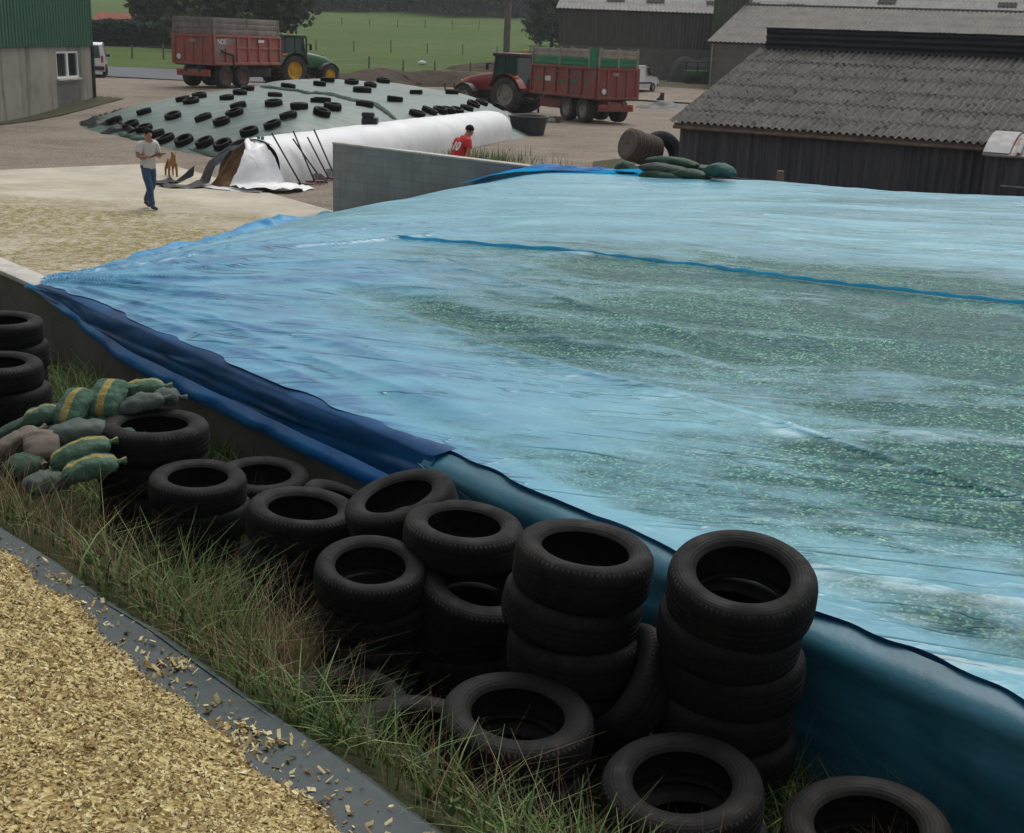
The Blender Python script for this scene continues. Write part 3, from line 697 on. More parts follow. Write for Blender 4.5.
# chopped maize layer on the sheet
def cb(u): return 1.93+.17*(fbm(np.asarray(u)*1.3,0,3,27)-.5)*2-.16*ss(-3.6,-2.5,u)
us=np.linspace(-30,9,420); tt=np.linspace(0,1,60)
U=np.repeat(us[:,None],60,1); N=-8.5+(cb(U)+8.5)*tt**.6
X,Y=un(U,N); Z=sz(U,N)+.10*ss(0,.5,cb(U)-N)+.012+.05*(fbm(U*3,N*3,4,29)-.4)*ss(0,.25,cb(U)-N)
tag(npgrid('maize_heap',X,Y,Z,M['chipbase']),'heap of yellow chopped maize at the photographer\'s feet','maize heap',kind='stuff')
def chips(n,fn,name,smin,smax):
    uv=np.array([fn() for _ in range(n)]); u=uv[:,0]; nq=uv[:,1]
    z=sz(u,nq)+np.where(nq<cb(u),.10*ss(0,.5,cb(u)-nq)+.012+.05*(fbm(u*3,nq*3,4,29)-.4)*ss(0,.25,cb(u)-nq),.004)
    x,y=un(u,nq); P=np.stack([x,y,z+.003],1)
    L=RNG.uniform(smin,smax,n); W=L*RNG.uniform(.25,.7,n); H=RNG.uniform(.0015,.004,n)
    A=RNG.uniform(0,2*PI,n); tl=RNG.normal(0,.7,n); tl2=RNG.normal(0,.6,n)
    c=np.array([[-1,-1,-1],[1,-1,-1],[1,1,-1],[-1,1,-1],[-1,-1,1],[1,-1,1],[1,1,1],[-1,1,1]],float)*.5
    V=np.empty((n,8,3))
    for k in range(8):
        lx=c[k,0]*L; ly=c[k,1]*W*(1 if k%4<2 else .75); lz=c[k,2]*H+lx*np.sin(tl)+ly*np.sin(tl2)
        V[:,k,0]=P[:,0]+lx*np.cos(A)-ly*np.sin(A); V[:,k,1]=P[:,1]+lx*np.sin(A)+ly*np.cos(A); V[:,k,2]=P[:,2]+lz+np.abs(L*np.sin(tl)*.25)
    fq=np.array([(3,2,1,0),(4,5,6,7),(0,1,5,4),(1,2,6,5),(2,3,7,6),(3,0,4,7)])
    Fq=(np.arange(n)[:,None,None]*8+fq[None]).reshape(-1,4)
    return npmesh(name,V.reshape(-1,3),Fq,M['chips'],False)
def fn1():
    while True:
        u=random.uniform(-6.5,-.2); n=random.uniform(.1,2.05)
        if n<cb(u)+.02: return (u,n)
def fn2():
    while True:
        u=random.uniform(-6,-.2); n=random.uniform(1.5,EN-.03)
        if n>cb(u)-.05 and random.random()<(math.exp(-(n-float(cb(u)))*12)*.5+1.0*float(ss(.56,.7,fbm(u*3.5,n*3.5,2,33)))): return (u,n)
tag(chips(60000,fn1,'chopped_maize',.004,.017),'loose yellow and tan chopped maize pieces on the heap','chopped maize',kind='stuff')
tag(chips(2800,fn2,'spilled_maize',.005,.026),'maize bits spilled along the grey green sheet edge','chopped maize',kind='stuff')

# grass
def blades(name,P,h,w,bend,mat,label,cat='grass'):
    n=len(P); A=RNG.uniform(0,2*PI,n); B=A+RNG.normal(0,.7,n)
    lv=4; V=np.empty((n,lv*2,3))
    for k in range(lv):
        f=k/(lv-1); z=h*f*(1-.25*bend*f); o=h*bend*f*f*.8; ww=w*(1-f*.9)
        cx=P[:,0]+np.cos(B)*o; cy=P[:,1]+np.sin(B)*o
        V[:,2*k,0]=cx-np.sin(B)*ww/2; V[:,2*k,1]=cy+np.cos(B)*ww/2; V[:,2*k,2]=P[:,2]+z
        V[:,2*k+1,0]=cx+np.sin(B)*ww/2; V[:,2*k+1,1]=cy-np.cos(B)*ww/2; V[:,2*k+1,2]=P[:,2]+z
    fq=np.array([(2*k,2*k+1,2*k+3,2*k+2) for k in range(lv-1)])
    Fq=(np.arange(n)[:,None,None]*(lv*2)+fq[None]).reshape(-1,4)
    return tag(npmesh(name,V.reshape(-1,3),Fq,mat,True),label,cat,kind='stuff')
def bank_pts(n,dens,u0=-16,u1=2.5,n0=2.12,n1=None):
    out=[]
    while len(out)<n:
        u=RNG.uniform(u0,u1,4000); q=RNG.uniform(n0,5.1,4000); ok=(q<nn(u)-.03)&(RNG.random(4000)<dens(u,q))
        x,y=un(u[ok],q[ok]); z=bz(u[ok],q[ok])-.02
        out+=list(np.stack([x,y,z],1))
    return np.array(out[:n])
P=bank_pts(24000,lambda u,q: (ss(.35,.62,fbm(u*1.6,q*1.6,3,91))+.15)*(.22+.78*np.maximum(ss(-4.0,-2.6,u),ss(3.3,3.9,q))))
blades('long_grass',P,RNG.uniform(.08,.34,len(P)),RNG.uniform(.005,.017,len(P)),RNG.uniform(.5,1.7,len(P)),M['grass'],'long green grass growing among the tyre stacks','grass')
P=bank_pts(11000,lambda u,q: ss(.52,.68,fbm(u*1.3+9,q*1.3,3,93))+.04+.5*ss(-3.0,-4.0,u)*ss(3.6,3.0,q))
blades('dry_grass',P,RNG.uniform(.15,.5,len(P)),RNG.uniform(.002,.005,len(P)),RNG.uniform(.2,1.2,len(P)),M['drygrass'],'dry brown grass stalks standing among the tyres','dry grass')
def tuft(px,py,z,n,rad,hmin,hmax,wmin,wmax,mat,name,label):
    c=at(px,py,z); g=RNG.normal(0,rad,(n,2)); P=np.stack([c[0]+g[:,0],c[1]+g[:,1],np.full(n,z-.02)],1)
    u=Q*(P[:,0]-P[:,1]); q=Q*(P[:,0]+P[:,1]); P[:,2]=bz(u,q)-.02; P=P[q<nn(u)-.04]
    n=len(P)
    blades(name,P,RNG.uniform(hmin,hmax,n),RNG.uniform(wmin,wmax,n),RNG.uniform(.4,1.4,n),mat,label)
tuft(205,650,1.0,600,.15,.25,.60,.006,.014,M['grass'],'grass_tuft','tall arching green grass tuft before the second tyre stack')
tuft(285,650,.95,420,.12,.3,.7,.002,.005,M['drygrass'],'dry_tuft','tall reddish dry grass tuft left of the front tyre stack')
tuft(270,500,.9,420,.12,.2,.42,.007,.014,M['grass'],'grass_tuft','pale arching grass tuft behind the third tyre stack')
tuft(130,560,1.0,420,.25,.2,.45,.003,.007,M['drygrass'],'dry_tuft','flattened dry grass between the green bags and the sheet')
tuft(75,395,.9,800,.3,.2,.5,.006,.013,M['grass'],'grass_tuft','tall grass at the foot of the wall behind the green bags')
tuft(190,430,.9,250,.25,.2,.5,.002,.005,M['drygrass'],'dry_tuft','thin dry stalks under the hanging blue hem')
tuft(250,452,.8,420,.16,.2,.42,.007,.014,M['grass'],'grass_tuft','green grass tuft at the wall behind the second tyre stack')
tuft(345,478,.8,300,.14,.15,.34,.007,.014,M['grass'],'grass_tuft','green grass tuft at the wall behind the leaning tyre')
tuft(120,375,.85,500,.28,.2,.5,.007,.014,M['grass'],'grass_tuft','bright green grass at the wall right behind the striped bags')
tuft(45,500,1.0,300,.2,.15,.4,.004,.008,M['grass'],'grass_tuft','grass in front of the heaped green bags')
P=bank_pts(15000,lambda u,q: ss(.4,.6,fbm(u*1.9+4,q*1.9,3,97))+.12); P[:,2]+=RNG.uniform(.01,.13,len(P))
WEED=P
# weeds by the white bag and the wall end
P=np.array([(random.gauss(-1.6,1.1),random.gauss(41,1.6),.03) for _ in range(1500)])
k=(P[:,0]-(-6.8)-(P[:,1]-31.3)*.2625)>1.15; P=P[k]
blades('weeds',P,RNG.uniform(.1,.5,len(P)),RNG.uniform(.012,.03,len(P)),RNG.uniform(.2,1.,len(P)),M['grass'],'weeds growing along the foot of the white silage bag','weeds')

# ------------------------------------------------------------------ tyres
def tyre_mesh(Rr=.31,W=.098,bead=.187):
    k=Rr/.31
    pr=[(bead,-W*.72),(bead+.010*k,-W*.86),(bead+.03*k,-W*.95),(bead+.055*k,-W*1.0),(bead+.085*k,-W*.97),(.292*k,-W*.86),(.303*k,-W*.70),(.3075*k,-W*.5),
        (.3085*k,-W*.36),(.302*k,-W*.34),(.302*k,-W*.27),(.309*k,-W*.25),(.3095*k,-W*.06),(.303*k,-W*.04)]
    pr=pr+[(r,-z) for r,z in pr[::-1]]
    inn=[(bead+.012*k,W*.66),(.25*k,W*.78),(.28*k,W*.6),(.29*k,W*.25)]
    pr=pr+inn+[(r,-z) for r,z in inn[::-1]]
    m=MB(); m.lathe(pr[::-1],72,closed=True); return m
tproto=tyre_mesh().build('tyre',M['tyre'],None,True,40)
tproto2=tyre_mesh(.315,.112,.196).build('tyre',M['tyre'],None,True,40); TY2=tproto2.data; bpy.data.objects.remove(tproto2)
TY1=tproto.data; first=[tproto]
def put_tyre(loc,label,group,tilt=(0,0),sc=1.0,mesh=None,rz=None):
    o=first.pop() if first else bpy.data.objects.new('tyre',TY1)
    if o.name not in COL.objects: COL.objects.link(o)
    o.data=mesh or TY1
    o.location=loc; o.scale=(sc,sc,sc)
    o.rotation_euler=(Euler((tilt[0],tilt[1],0)).to_matrix()@Euler((0,0,random.uniform(0,6) if rz is None else rz)).to_matrix()).to_euler()
    return tag(o,label,'tyre',group)
G1='old tyres stacked on the grass bank'
# each stack: top tyre centre pixel, apparent width, tilt (x,y), number below, where it stands
def stack(px,py,w,tilt,where,below,mesh=None,ktop='topmost tyre of ',sc=1.0):
    d=.62*sc*F/w*1.0; p=atY(px,py,d); put_tyre(p,ktop+where,G1,tilt,sc,mesh)
    names=['second tyre down in ','third tyre down in ','fourth tyre down in ','fifth tyre down in ','lowest tyre of ']
    q=np.array(p)
    for i,b in enumerate(below):
        dx,dy,dz,tx,ty=b; q=q+np.array([dx,dy,dz])
        put_tyre(tuple(q),names[i]+where,G1,(tx,ty),sc*random.uniform(.98,1.03),TY2 if random.random()<.5 else TY1)
stack(155,437,113,(R(-1),R(1)),'the tall stack against the heaped green bags',[(-.03,.02,-.21,0,0),(.03,-.03,-.215,R(2),0),(0,.03,-.21,0,R(2)),(0,.0,-.2,0,0)],sc=1.1)
stack(198,488,103,(R(2),R(2)),'the stack behind the tall green grass tuft',[(.02,.01,-.18,R(-3),R(-3)),(-.06,-.02,-.18,R(2),R(-6)),(.02,.01,-.18,0,0)],sc=.93)
stack(302,522,117,(R(0),R(5)),'the stack behind the reddish dry grass',[(-.05,.0,-.2,0,R(-3)),(.0,-.04,-.19,R(-3),0)],TY2)
stack(370,578,120,(R(9),R(3)),'the stack right of the reddish dry grass',[(.02,.03,-.185,R(4),0),(-.02,-.02,-.185,0,R(2)),(0,.03,-.18,0,0)],TY2,sc=.88)
stack(463,537,130,(R(1),R(4)),'the stack standing before the teal lined wall',[(.10,-.20,-.22,R(13),R(9)),(-.08,.08,-.19,0,0),(.03,0,-.19,0,0)])
stack(583,566,150,(R(1),R(5)),'the leaning stack left of the biggest one',[(-.04,.0,-.2,R(0),R(7)),(.03,-.03,-.2,0,0),(0,0,-.2,0,0)],TY2)
stack(741,590,160,(R(14),R(-1)),'the biggest stack on the right beside the teal liner',[(-.03,.02,-.19,R(8),R(2)),(.03,.03,-.19,R(3),0),(-.02,0,-.19,0,0),(.02,0,-.19,0,0)],TY2)
p=atY(402,508,6.35); put_tyre(p,'tyre leaning behind two stacks below the end of the dark fold',G1,(R(6),R(-16)))
put_tyre((p[0]+.03,p[1]+.06,p[2]-.21),'lower tyre under the leaning one below the dark fold',G1,(0,0))
p=atY(262,478,7.7); put_tyre((p[0],p[1],p[2]-.05),'low tyre half hidden under pale arching grass',G1,(R(3),R(2)))
p=atY(346,506,7.1); put_tyre((p[0],p[1],p[2]-.06),'tyre sunk behind the stack with reddish dry grass',G1,(R(-5),R(25)))
p=atY(624,690,5.0); put_tyre(p,'tilted tyre wedged between the leaning and the biggest stack',G1,(R(4),R(-55)))
for px,py,Yd,zt_,nl,tl_,lb in ((512,760,4.58,1.16,2,(3,3),'the low stack before the leaning stack'),(425,800,4.72,.98,2,(-4,5),'the low stack before the teal wall stack'),(684,790,4.22,1.10,2,(5,-4),'the low stack before the biggest stack'),(352,745,5.1,.90,1,(5,6),'the low stack in the grass below the reddish grass'),(880,800,4.15,1.0,2,(3,-6),'the low stack at the foot of the teal liner')):
    p=atY(px,py,Yd)
    for k in range(nl):
        put_tyre((p[0]+random.uniform(-.04,.04),p[1]+random.uniform(-.04,.04),zt_-.195*k),('topmost tyre of ','second tyre down in ','third tyre down in ')[k]+lb,G1,(R(tl_[0]*(1-k*.5)),R(tl_[1]*(1-k*.6))),random.uniform(.95,1.06),TY2 if random.random()<.5 else TY1)
stack(-2,373,90,(R(0),R(2)),'the left edge stack nearer the green bags',[(.03,.02,-.2,0,0),(-.03,.0,-.2,0,0),(0,0,-.2,0,0)])
stack(2,330,82,(R(0),R(2)),'the left edge stack nearer the concrete wall',[(.02,.02,-.2,0,0),(-.02,.0,-.2,0,0)])

# ------------------------------------------------------------------ sandbags
def bag_mesh(L,W,H,mats,name,parent,flap=False,bend=0.0,seed=0):
    m=MB(); n=30; k=20; rows=[]
    for i in range(n):
        f=i/(n-1); x=(f-.5)*L; e=min(1,(math.sin(PI*min(max(f,.0),1))**.28)+.02)
        e=max(e,.25 if (f<.03 or f>.97) else e)
        row=[]
        for j in range(k):
            a=2*PI*j/k; y=math.copysign(abs(math.cos(a))**.75,math.cos(a))*W/2*(.55+.45*e); z=math.copysign(abs(math.sin(a))**.8,math.sin(a))*H/2*e
            nz=.16*(vn(f*5,(j%k)*.6,seed)-.5)+.10*(vn(f*13,(j%k)*1.3,seed+1)-.5)
            row.append((x,y*(1+nz),z*(1+2*nz)-bend*(2*f-1)**2))
        row.append(row[0]); rows.append(row)
    m.grid(rows); m.add([r for r in rows[0][:-1]],[tuple(range(k))]); m.add([r for r in rows[-1][:-1]],[tuple(range(k))[::-1]])
    return m.build(name,mats,parent,True,60)
def sandbag(loc,rot,L,W,H,mat,label,group,seed,flap=False,bend=.0,tie=True):
    o=thing('sandbag',label,'sandbag',loc,0,group); o.rotation_euler=rot
    bag_mesh(L,W,H,mat,'sack',o,bend=bend,seed=seed)
    if flap:
        m=MB(); rows=[]
        for i in range(6):
            rows.append([(L/2-.02+.025*i,y*W*.4*(1+.06*i),.012*math.sin(y*9+i)-.012*i) for y in np.linspace(-1,1,9)])
        m.grid(rows); m.build('sewn_end',M['flap'],o,True,None)
    elif tie:
        m=MB(); m.tube([(L/2-.015,0,-bend),(L/2+.015,0,-bend+.003),(L/2+.045,.012,-bend-.006)],[.03,.014,.028],8); m.build('tied_neck',mat,o)
    return o
GB='green bags heaped on the grass bank'
def sb(px,py,Yd,ang,L,W,H,mat,label,flap=False,tilt=0,roll=0,bend=.01,seed=0):
    p=atY(px,py,Yd); return sandbag(p,Euler((roll,tilt,ang)),L,W,H,M[mat],label,GB,seed,flap,bend)
# ang: direction of the sewn end
sb(107,398,7.75,R(-95),.30,.235,.15,'sack','upright green bag with wide yellow stripe on top of the heap',True,R(34),seed=1)
sb(74,407,7.62,R(-104),.29,.21,.14,'sack','leaning green bag with narrow yellow stripe beside the upright one',True,R(36),seed=2)
sb(141,389,7.95,R(14),.30,.16,.12,'sack','striped green bag lying behind the upright one at the wall',tilt=R(-8),seed=3)
sb(140,403,7.75,R(18),.30,.15,.11,'sackplain','faded grey green bag under the one at the wall',tilt=R(-12),seed=4)
sb(166,396,7.9,R(5),.17,.14,.11,'sackplain','small round grey bag at the right end of the heap',seed=14)
sb(44,415,7.6,R(10),.25,.17,.12,'sack','small striped bag with yellow top left of the leaning one',tilt=R(-12),seed=5)
sb(14,443,7.35,R(30),.33,.17,.12,'sacktan','mud brown bag at the left end of the heap',tilt=R(-26),seed=6)
sb(22,425,7.62,R(20),.42,.11,.08,'sackgreen','thin green bag behind the mud brown one',tilt=R(-24),seed=7)
sb(76,432,7.4,R(12),.38,.22,.15,'sackplain','slumped dark bag in the middle under the upright ones',tilt=R(-10),seed=8)
sb(42,446,7.25,R(-70),.26,.22,.16,'sacktan','slumped muddy bag between the mud brown and the dark one',tilt=R(20),seed=15)
sb(80,452,7.15,R(20),.36,.2,.14,'sack','long striped green bag at the front of the heap',tilt=R(-18),seed=9)
sb(90,468,7.0,R(20),.32,.18,.13,'sack','lower striped bag touching the tall tyre stack',tilt=R(-12),seed=16)
sb(25,466,7.1,R(60),.24,.19,.15,'sackgreen','short plain green bag at the front left of the heap',seed=10)
sb(112,442,7.45,R(24),.32,.2,.15,'sackgreen','plain green bag against the tall tyre stack',tilt=R(-10),seed=11)
sb(46,482,6.95,R(40),.26,.17,.13,'sackplain','grey green bag half sunk in grass before the heap',seed=12)
sb(60,432,7.8,R(5),.5,.3,.2,'sackplain','dark bag at the bottom of the heap behind the slumped one',seed=13)
# bags on the far wall
GW='long green bags lying on the far wall'
def fb(px,py,Yd,ang,L,W,H,mat,label,seed,bend=.03):
    p=atY(px,py+4,Yd+.55); return sandbag(p,Euler((0,0,ang)),L*.95,W,H*.95,M[mat],label,GW,seed,False,bend)
fb(664,172,21.3,R(-42),1.0,.3,.17,'sackgreen','lowest long green bag on the far wall',21)
fb(665,164,21.4,R(-40),1.05,.3,.17,'sackplain','middle dark long bag on the far wall',22)
fb(672,157,21.5,R(-38),1.05,.3,.15,'sackgreen','topmost long green bag on the far wall',23)
fb(703,166,21.3,R(-48),.9,.28,.16,'sackplain','drooping green bag right of the long ones',24)
fb(626,164,22.3,R(-30),.4,.3,.24,'sackgreen','short bright green bag at the left of the far wall',25)
fb(720,166,20.6,R(-40),.55,.3,.22,'sackteal','short teal green bag at the right of the far wall',26)
fb(690,170,21.0,R(-42),.8,.3,.17,'sackgreen','hidden green bag under the drooping one',27)

# ------------------------------------------------------------------ grey green clamp heap with its tyres
poly=np.array([(-7.6,38.2),(-9.4,39.7),(-13.5,45.0),(-17.6,50.8),(-17.0,55),(-14.8,60.5),(-11,67),(-6,70),(-1,67),(1.6,60),(1.4,55.5),(-.2,50.5),(-3.2,45)])
poly=np.where(poly[:,:1]>-3,poly-np.array([[1.1,0]]),poly)
cc_=np.array([-6.8,54.0])
ang=np.arctan2(poly[:,1]-cc_[1],poly[:,0]-cc_[0]); rad=np.hypot(poly[:,1]-cc_[1],poly[:,0]-cc_[0]); o_=np.argsort(ang); ang=ang[o_]; rad=rad[o_]
def crad(a): return np.interp(a,np.concatenate([ang-2*PI,ang,ang+2*PI]),np.tile(rad,3))
def cz(x,y):
    x=np.asarray(x,float); y=np.asarray(y,float)
    a=np.arctan2(y-cc_[1],x-cc_[0]); r=np.hypot(x-cc_[0],y-cc_[1]); Rr=crad(a); e=np.clip((Rr-r)/5.4,0,1)
    h=1.24*(1-(1-e)**1.7)
    # lapped second sheet: the right hand part stands a little higher
    s=(x+9.5)*.80-(y-52)*.13
    h=h+.10*ss(0,.35,s)*e+.12*(fbm(x*.35,y*.35,3,101)-.5)*e
    return T(x,y)+.03+h
th=np.linspace(-PI,PI,260); fr=np.concatenate([np.linspace(0,.55,20),np.linspace(.57,1,46)])
RR=crad(th)[:,None]*fr[None,:]; X=cc_[0]+RR*np.cos(th)[:,None]; Y=cc_[1]+RR*np.sin(th)[:,None]
Z=cz(X,Y)+.03*ridged(X*.4,Y*1.6,103,3)*ss(0,.1,1-fr)[None,:]
clamp=thing('silage_clamp','long low silage heap under a grey green sheet weighted with tyres','silage heap',(0,0,0))
npgrid('cover_sheet',X,Y,Z,M['clampfilm'],clamp)
def ribbon(P,w,h,mat,name,hf,parent,cr=.5,seed=0,dz=.03,n=9):
    P=np.array(P,float); C=[]
    for i in range(len(P)-1):
        for j in range(14): C.append(P[i]+(P[i+1]-P[i])*j/14)
    C=np.array(C+[P[-1]]); d=np.gradient(C,axis=0); d/=np.linalg.norm(d,axis=1)[:,None]; nr=np.stack([-d[:,1],d[:,0]],1); rows=[]
    for i,p in enumerate(C):
        ww=w*(1-cr+2*cr*vn(i*.33,0,seed)); row=[]
        for s_ in np.linspace(-1,1,n):
            x=p[0]+nr[i,0]*s_*ww; y=p[1]+nr[i,1]*s_*ww
            row.append((x,y,float(hf(x,y))+dz+h*(1-s_**2)*(.5+cr*2*vn(i*.9,s_*3,seed+1))))
        rows.append(row)
    m=MB(); m.grid(rows); return m.build(name,mat,parent,True,None)
sp=[hit(px,py,cz,25) for px,py in ((262,88),(300,92),(335,96),(362,103),(382,110),(394,120))]
ribbon([p[:2] for p in sp],.16,.10,M['clampgreen'],'lapped_seam',cz,clamp,.3,7)
fr_=[(-9.0,39.1),(-11.2,41.8),(-13.5,44.7),(-15.2,47.1)]
ribbon(fr_,.16,.10,M['clampgreen'],'front_hem',lambda x,y:T(x,y)+.03,clamp,.4,9)
ribbon([(-14.0,46),(-15.9,48.9),(-17.0,51.2),(-16.6,54.5)],.65,.24,M['blackfilm'],'bunched_edge',lambda x,y:T(x,y)+.03,clamp,.6,11,n=17)
ribbon([(-17.2,54.5),(-15.6,58.6),(-12.4,64.5)],.35,.22,M['blackfilm'],'rear_edge',lambda x,y:T(x,y)+.03,clamp,.5,13)
ribbon([(-9,39.0),(-7.4,38.0),(-6.2,39.2)],.25,.15,M['blackfilm'],'corner_fold',lambda x,y:T(x,y)+.03,clamp,.5,15)
def cpt(x0,y0,sc,lst): return [(x0+a/sc,y0+b/sc) for a,b in lst]
rowsT={
 'in the front edge row of the grey green heap':cpt(80,75,3.938,[(135,184),(200,203),(252,217),(298,239),(338,258),(410,268),(490,273),(562,284),(628,294)]),
 'in the second row of the grey green heap':cpt(80,75,3.938,[(252,150),(366,167),(485,173),(557,190),(666,230),(757,201)]),
 'in the third row of the grey green heap':cpt(80,75,3.938,[(437,108),(578,94),(623,127),(608,154),(820,165),(953,154)]),
 'in the fourth row of the grey green heap':cpt(80,75,3.938,[(630,74),(768,83),(763,118),(863,129),(940,105),(995,132)]),
 'along the far crest of the grey green heap':cpt(80,75,3.938,[(405,99),(470,86),(660,57),(820,48),(944,38),(975,24)]),
 'right of the lapped seam on the grey green heap':cpt(320,70,4.267,[(135,56),(180,91),(215,68),(270,50),(320,130),(410,98),(415,65),(563,98)]),
 'left of the lapped seam on the grey green heap':cpt(320,70,4.267,[(8,187),(10,136),(54,165),(191,152)]),
 'in the close row behind the white silage bag':cpt(320,70,4.267,[(415,192),(468,180),(513,177),(550,178),(585,176),(626,168),(655,150),(690,142),(722,134),(765,160),(845,178)])}
ords=['first','second','third','fourth','fifth','sixth','seventh','eighth','ninth','tenth','last']
for where,lst in rowsT.items():
    lst=sorted(lst)
    for i,(px,py) in enumerate(lst):
        p=hit(px,py+1.2,cz,25); e=.4
        gx=float(cz(p[0]+e,p[1])-cz(p[0]-e,p[1]))/(2*e); gy=float(cz(p[0],p[1]+e)-cz(p[0],p[1]-e))/(2*e)
        sc=.98 if p[1]<60 else 1.12
        big=1.35 if (abs(px-362)<2 and abs(py-91)<2) else 1.0
        put_tyre((p[0],p[1],float(cz(p[0],p[1]))+.10*sc),('%s tyre from the left '%ords[i])+where,'tyres weighting the grey green sheet',(math.atan(gy)+R(random.uniform(-5,5)),-math.atan(gx)+R(random.uniform(-5,5))),sc*big*random.uniform(.94,1.06),TY2 if random.random()<.5 else TY1)

# ------------------------------------------------------------------ white silage bag
bagA=np.array([-7.2,31.6]); bagB=np.array([-1.05,53.4]); bd=(bagB-bagA); bL=float(np.linalg.norm(bd)); brz=math.atan2(bd[1],bd[0])
bag=thing('silage_bag','long white plastic silage bag opened at its near end','silage bag',(bagA[0],bagA[1],.03),brz)
rows=[]; K=40
for i in range(120):
    f=i/119; x=.75+f*(bL-.75); tail=math.sqrt(max(0,1-max(0,(x-(bL-1.6))/1.6)**2)) if x>bL-1.6 else 1
    w=(.82+.10*min(1,x/8)+.08*vn(x*.4,0,3))*(.25+.75*tail); h=(1.20-.10*f+.05*(vn(x*.5,0,8)-.5))*(tail**.7 if tail<1 else 1)
    row=[]
    for j in range(K+1):
        a=PI*j/K; c_=math.cos(a); s_=math.sin(a)
        y=-math.copysign(abs(c_)**.8,c_)*w; z=abs(s_)**.72*h
        z+=.012*math.sin(x*5+j*.5)*s_*vn(x*2,j*.3,5)
        sl=-.75*(1-z/1.1)*0
        row.append((x+(.25*(z/1.1) if i==0 else 0),y,z))
    rows.append(row)
m=MB(); m.grid(rows); m.build('film',M['bag'],bag,True,None)
rows=[]
for i in range(14):
    f=i/13; row=[]
    for j in range(25):
        a=PI*j/24; c_=math.cos(a); s_=math.sin(a)
        y=-math.copysign(abs(c_)**.8,c_)*(.78); z=abs(s_)**.72*1.05*f
        row.append((.05+.95*f+.08*(vn(j*.5,f*5,3)-.5),y,z))
    rows.append(row)
m=MB(); m.grid(rows); m.build('silage_face',M['silage'],bag,True,None)
# black inner film along the left of the face, dragged on to the ground
def strip(P0,P1,mat,name,parent,wob=.05,seed=0,bul=0):
    rows=[]
    for i in range(len(P0)):
        a=Vector(P0[i]); b=Vector(P1[i]); rows.append([a+(b-a)*f+Vector((-bul*math.sin(PI*f)*min(1,i/1.0),0,0))+Vector((0,wob*(vn(i*.8,f*5,seed)-.5),wob*(vn(i*.9,f*4,seed+2)-.3))) for f in np.linspace(0,1,10)])
    # refine along
    fine=[]
    for i in range(len(rows)-1):
        for k in range(5):
            q=k/5; fine.append([rows[i][j]*(1-q)+rows[i+1][j]*q+Vector((0,0,wob*.5*(vn(i*5+k,j*.7,seed+4)-.3))) for j in range(10)])
    fine.append(rows[-1]); m=MB(); m.grid(fine); return m.build(name,mat,parent,True,None)
strip([(1.0,.1,1.1),(.75,.6,.95),(.45,.95,.6),(.1,1.05,.15),(-.3,1.25,.04),(-.6,1.9,.03)],[(.82,.12,1.03),(.45,.38,.82),(.05,.5,.5),(-.2,.6,.14),(-.55,.75,.04),(-.9,1.3,.05)],M['blackfilm'],'inner_film',bag,.12,4)
strip([(-.1,1.12,.2),(-.4,1.3,.05),(-.5,1.9,.04),(-.2,2.3,.03)],[(.2,1.15,.5),(-.2,1.5,.1),(.1,1.9,.12),(.3,2.2,.03)],M['blackfilm'],'trailing_film',bag,.12,8)
strip([(1.05,.12,1.13),(.95,-.35,1.05),(.85,-.75,.7),(.75,-1.0,.2),(1.2,-1.35,.02),(1.35,-1.6,.02)],[(.72,.02,1.03),(.36,-.12,.78),(.02,-.14,.48),(-.32,-.10,.12),(-.5,-.6,.05),(.0,-1.6,.05)],M['bag'],'skirt',bag,.15,12,.10)
strip([(.05,.8,.06),(-.15,.3,.06),(-.2,-.3,.07),(-.15,-.9,.06)],[(-.3,.9,.03),(-.45,.3,.03),(-.5,-.4,.03),(-.5,-1.0,.03)],M['bag'],'ground_flap',bag,.05,16)
m=MB()
for y in (-.06,.05): m.bbox((1.12,-.18+y,1.19),(.1,.05,.14),.01)
m.build('clip',M['green'],bag)
# black tyre block resting on the bag
p=hit(370,122,lambda x,y:1.1,30)
pw=atY(370,121,40.7)
m=MB(); m.bbox((0,0,0),(.62,.5,.26),.07); m.bbox((-.1,.05,.2),(.34,.4,.16),.06)
o=m.build('weight_bag',M['blackfilm']); o.location=(pw[0],pw[1],pw[2]); o.rotation_euler=(0,0,brz+.3); tag(o,'black filled sack lying on top of the white silage bag','sack')
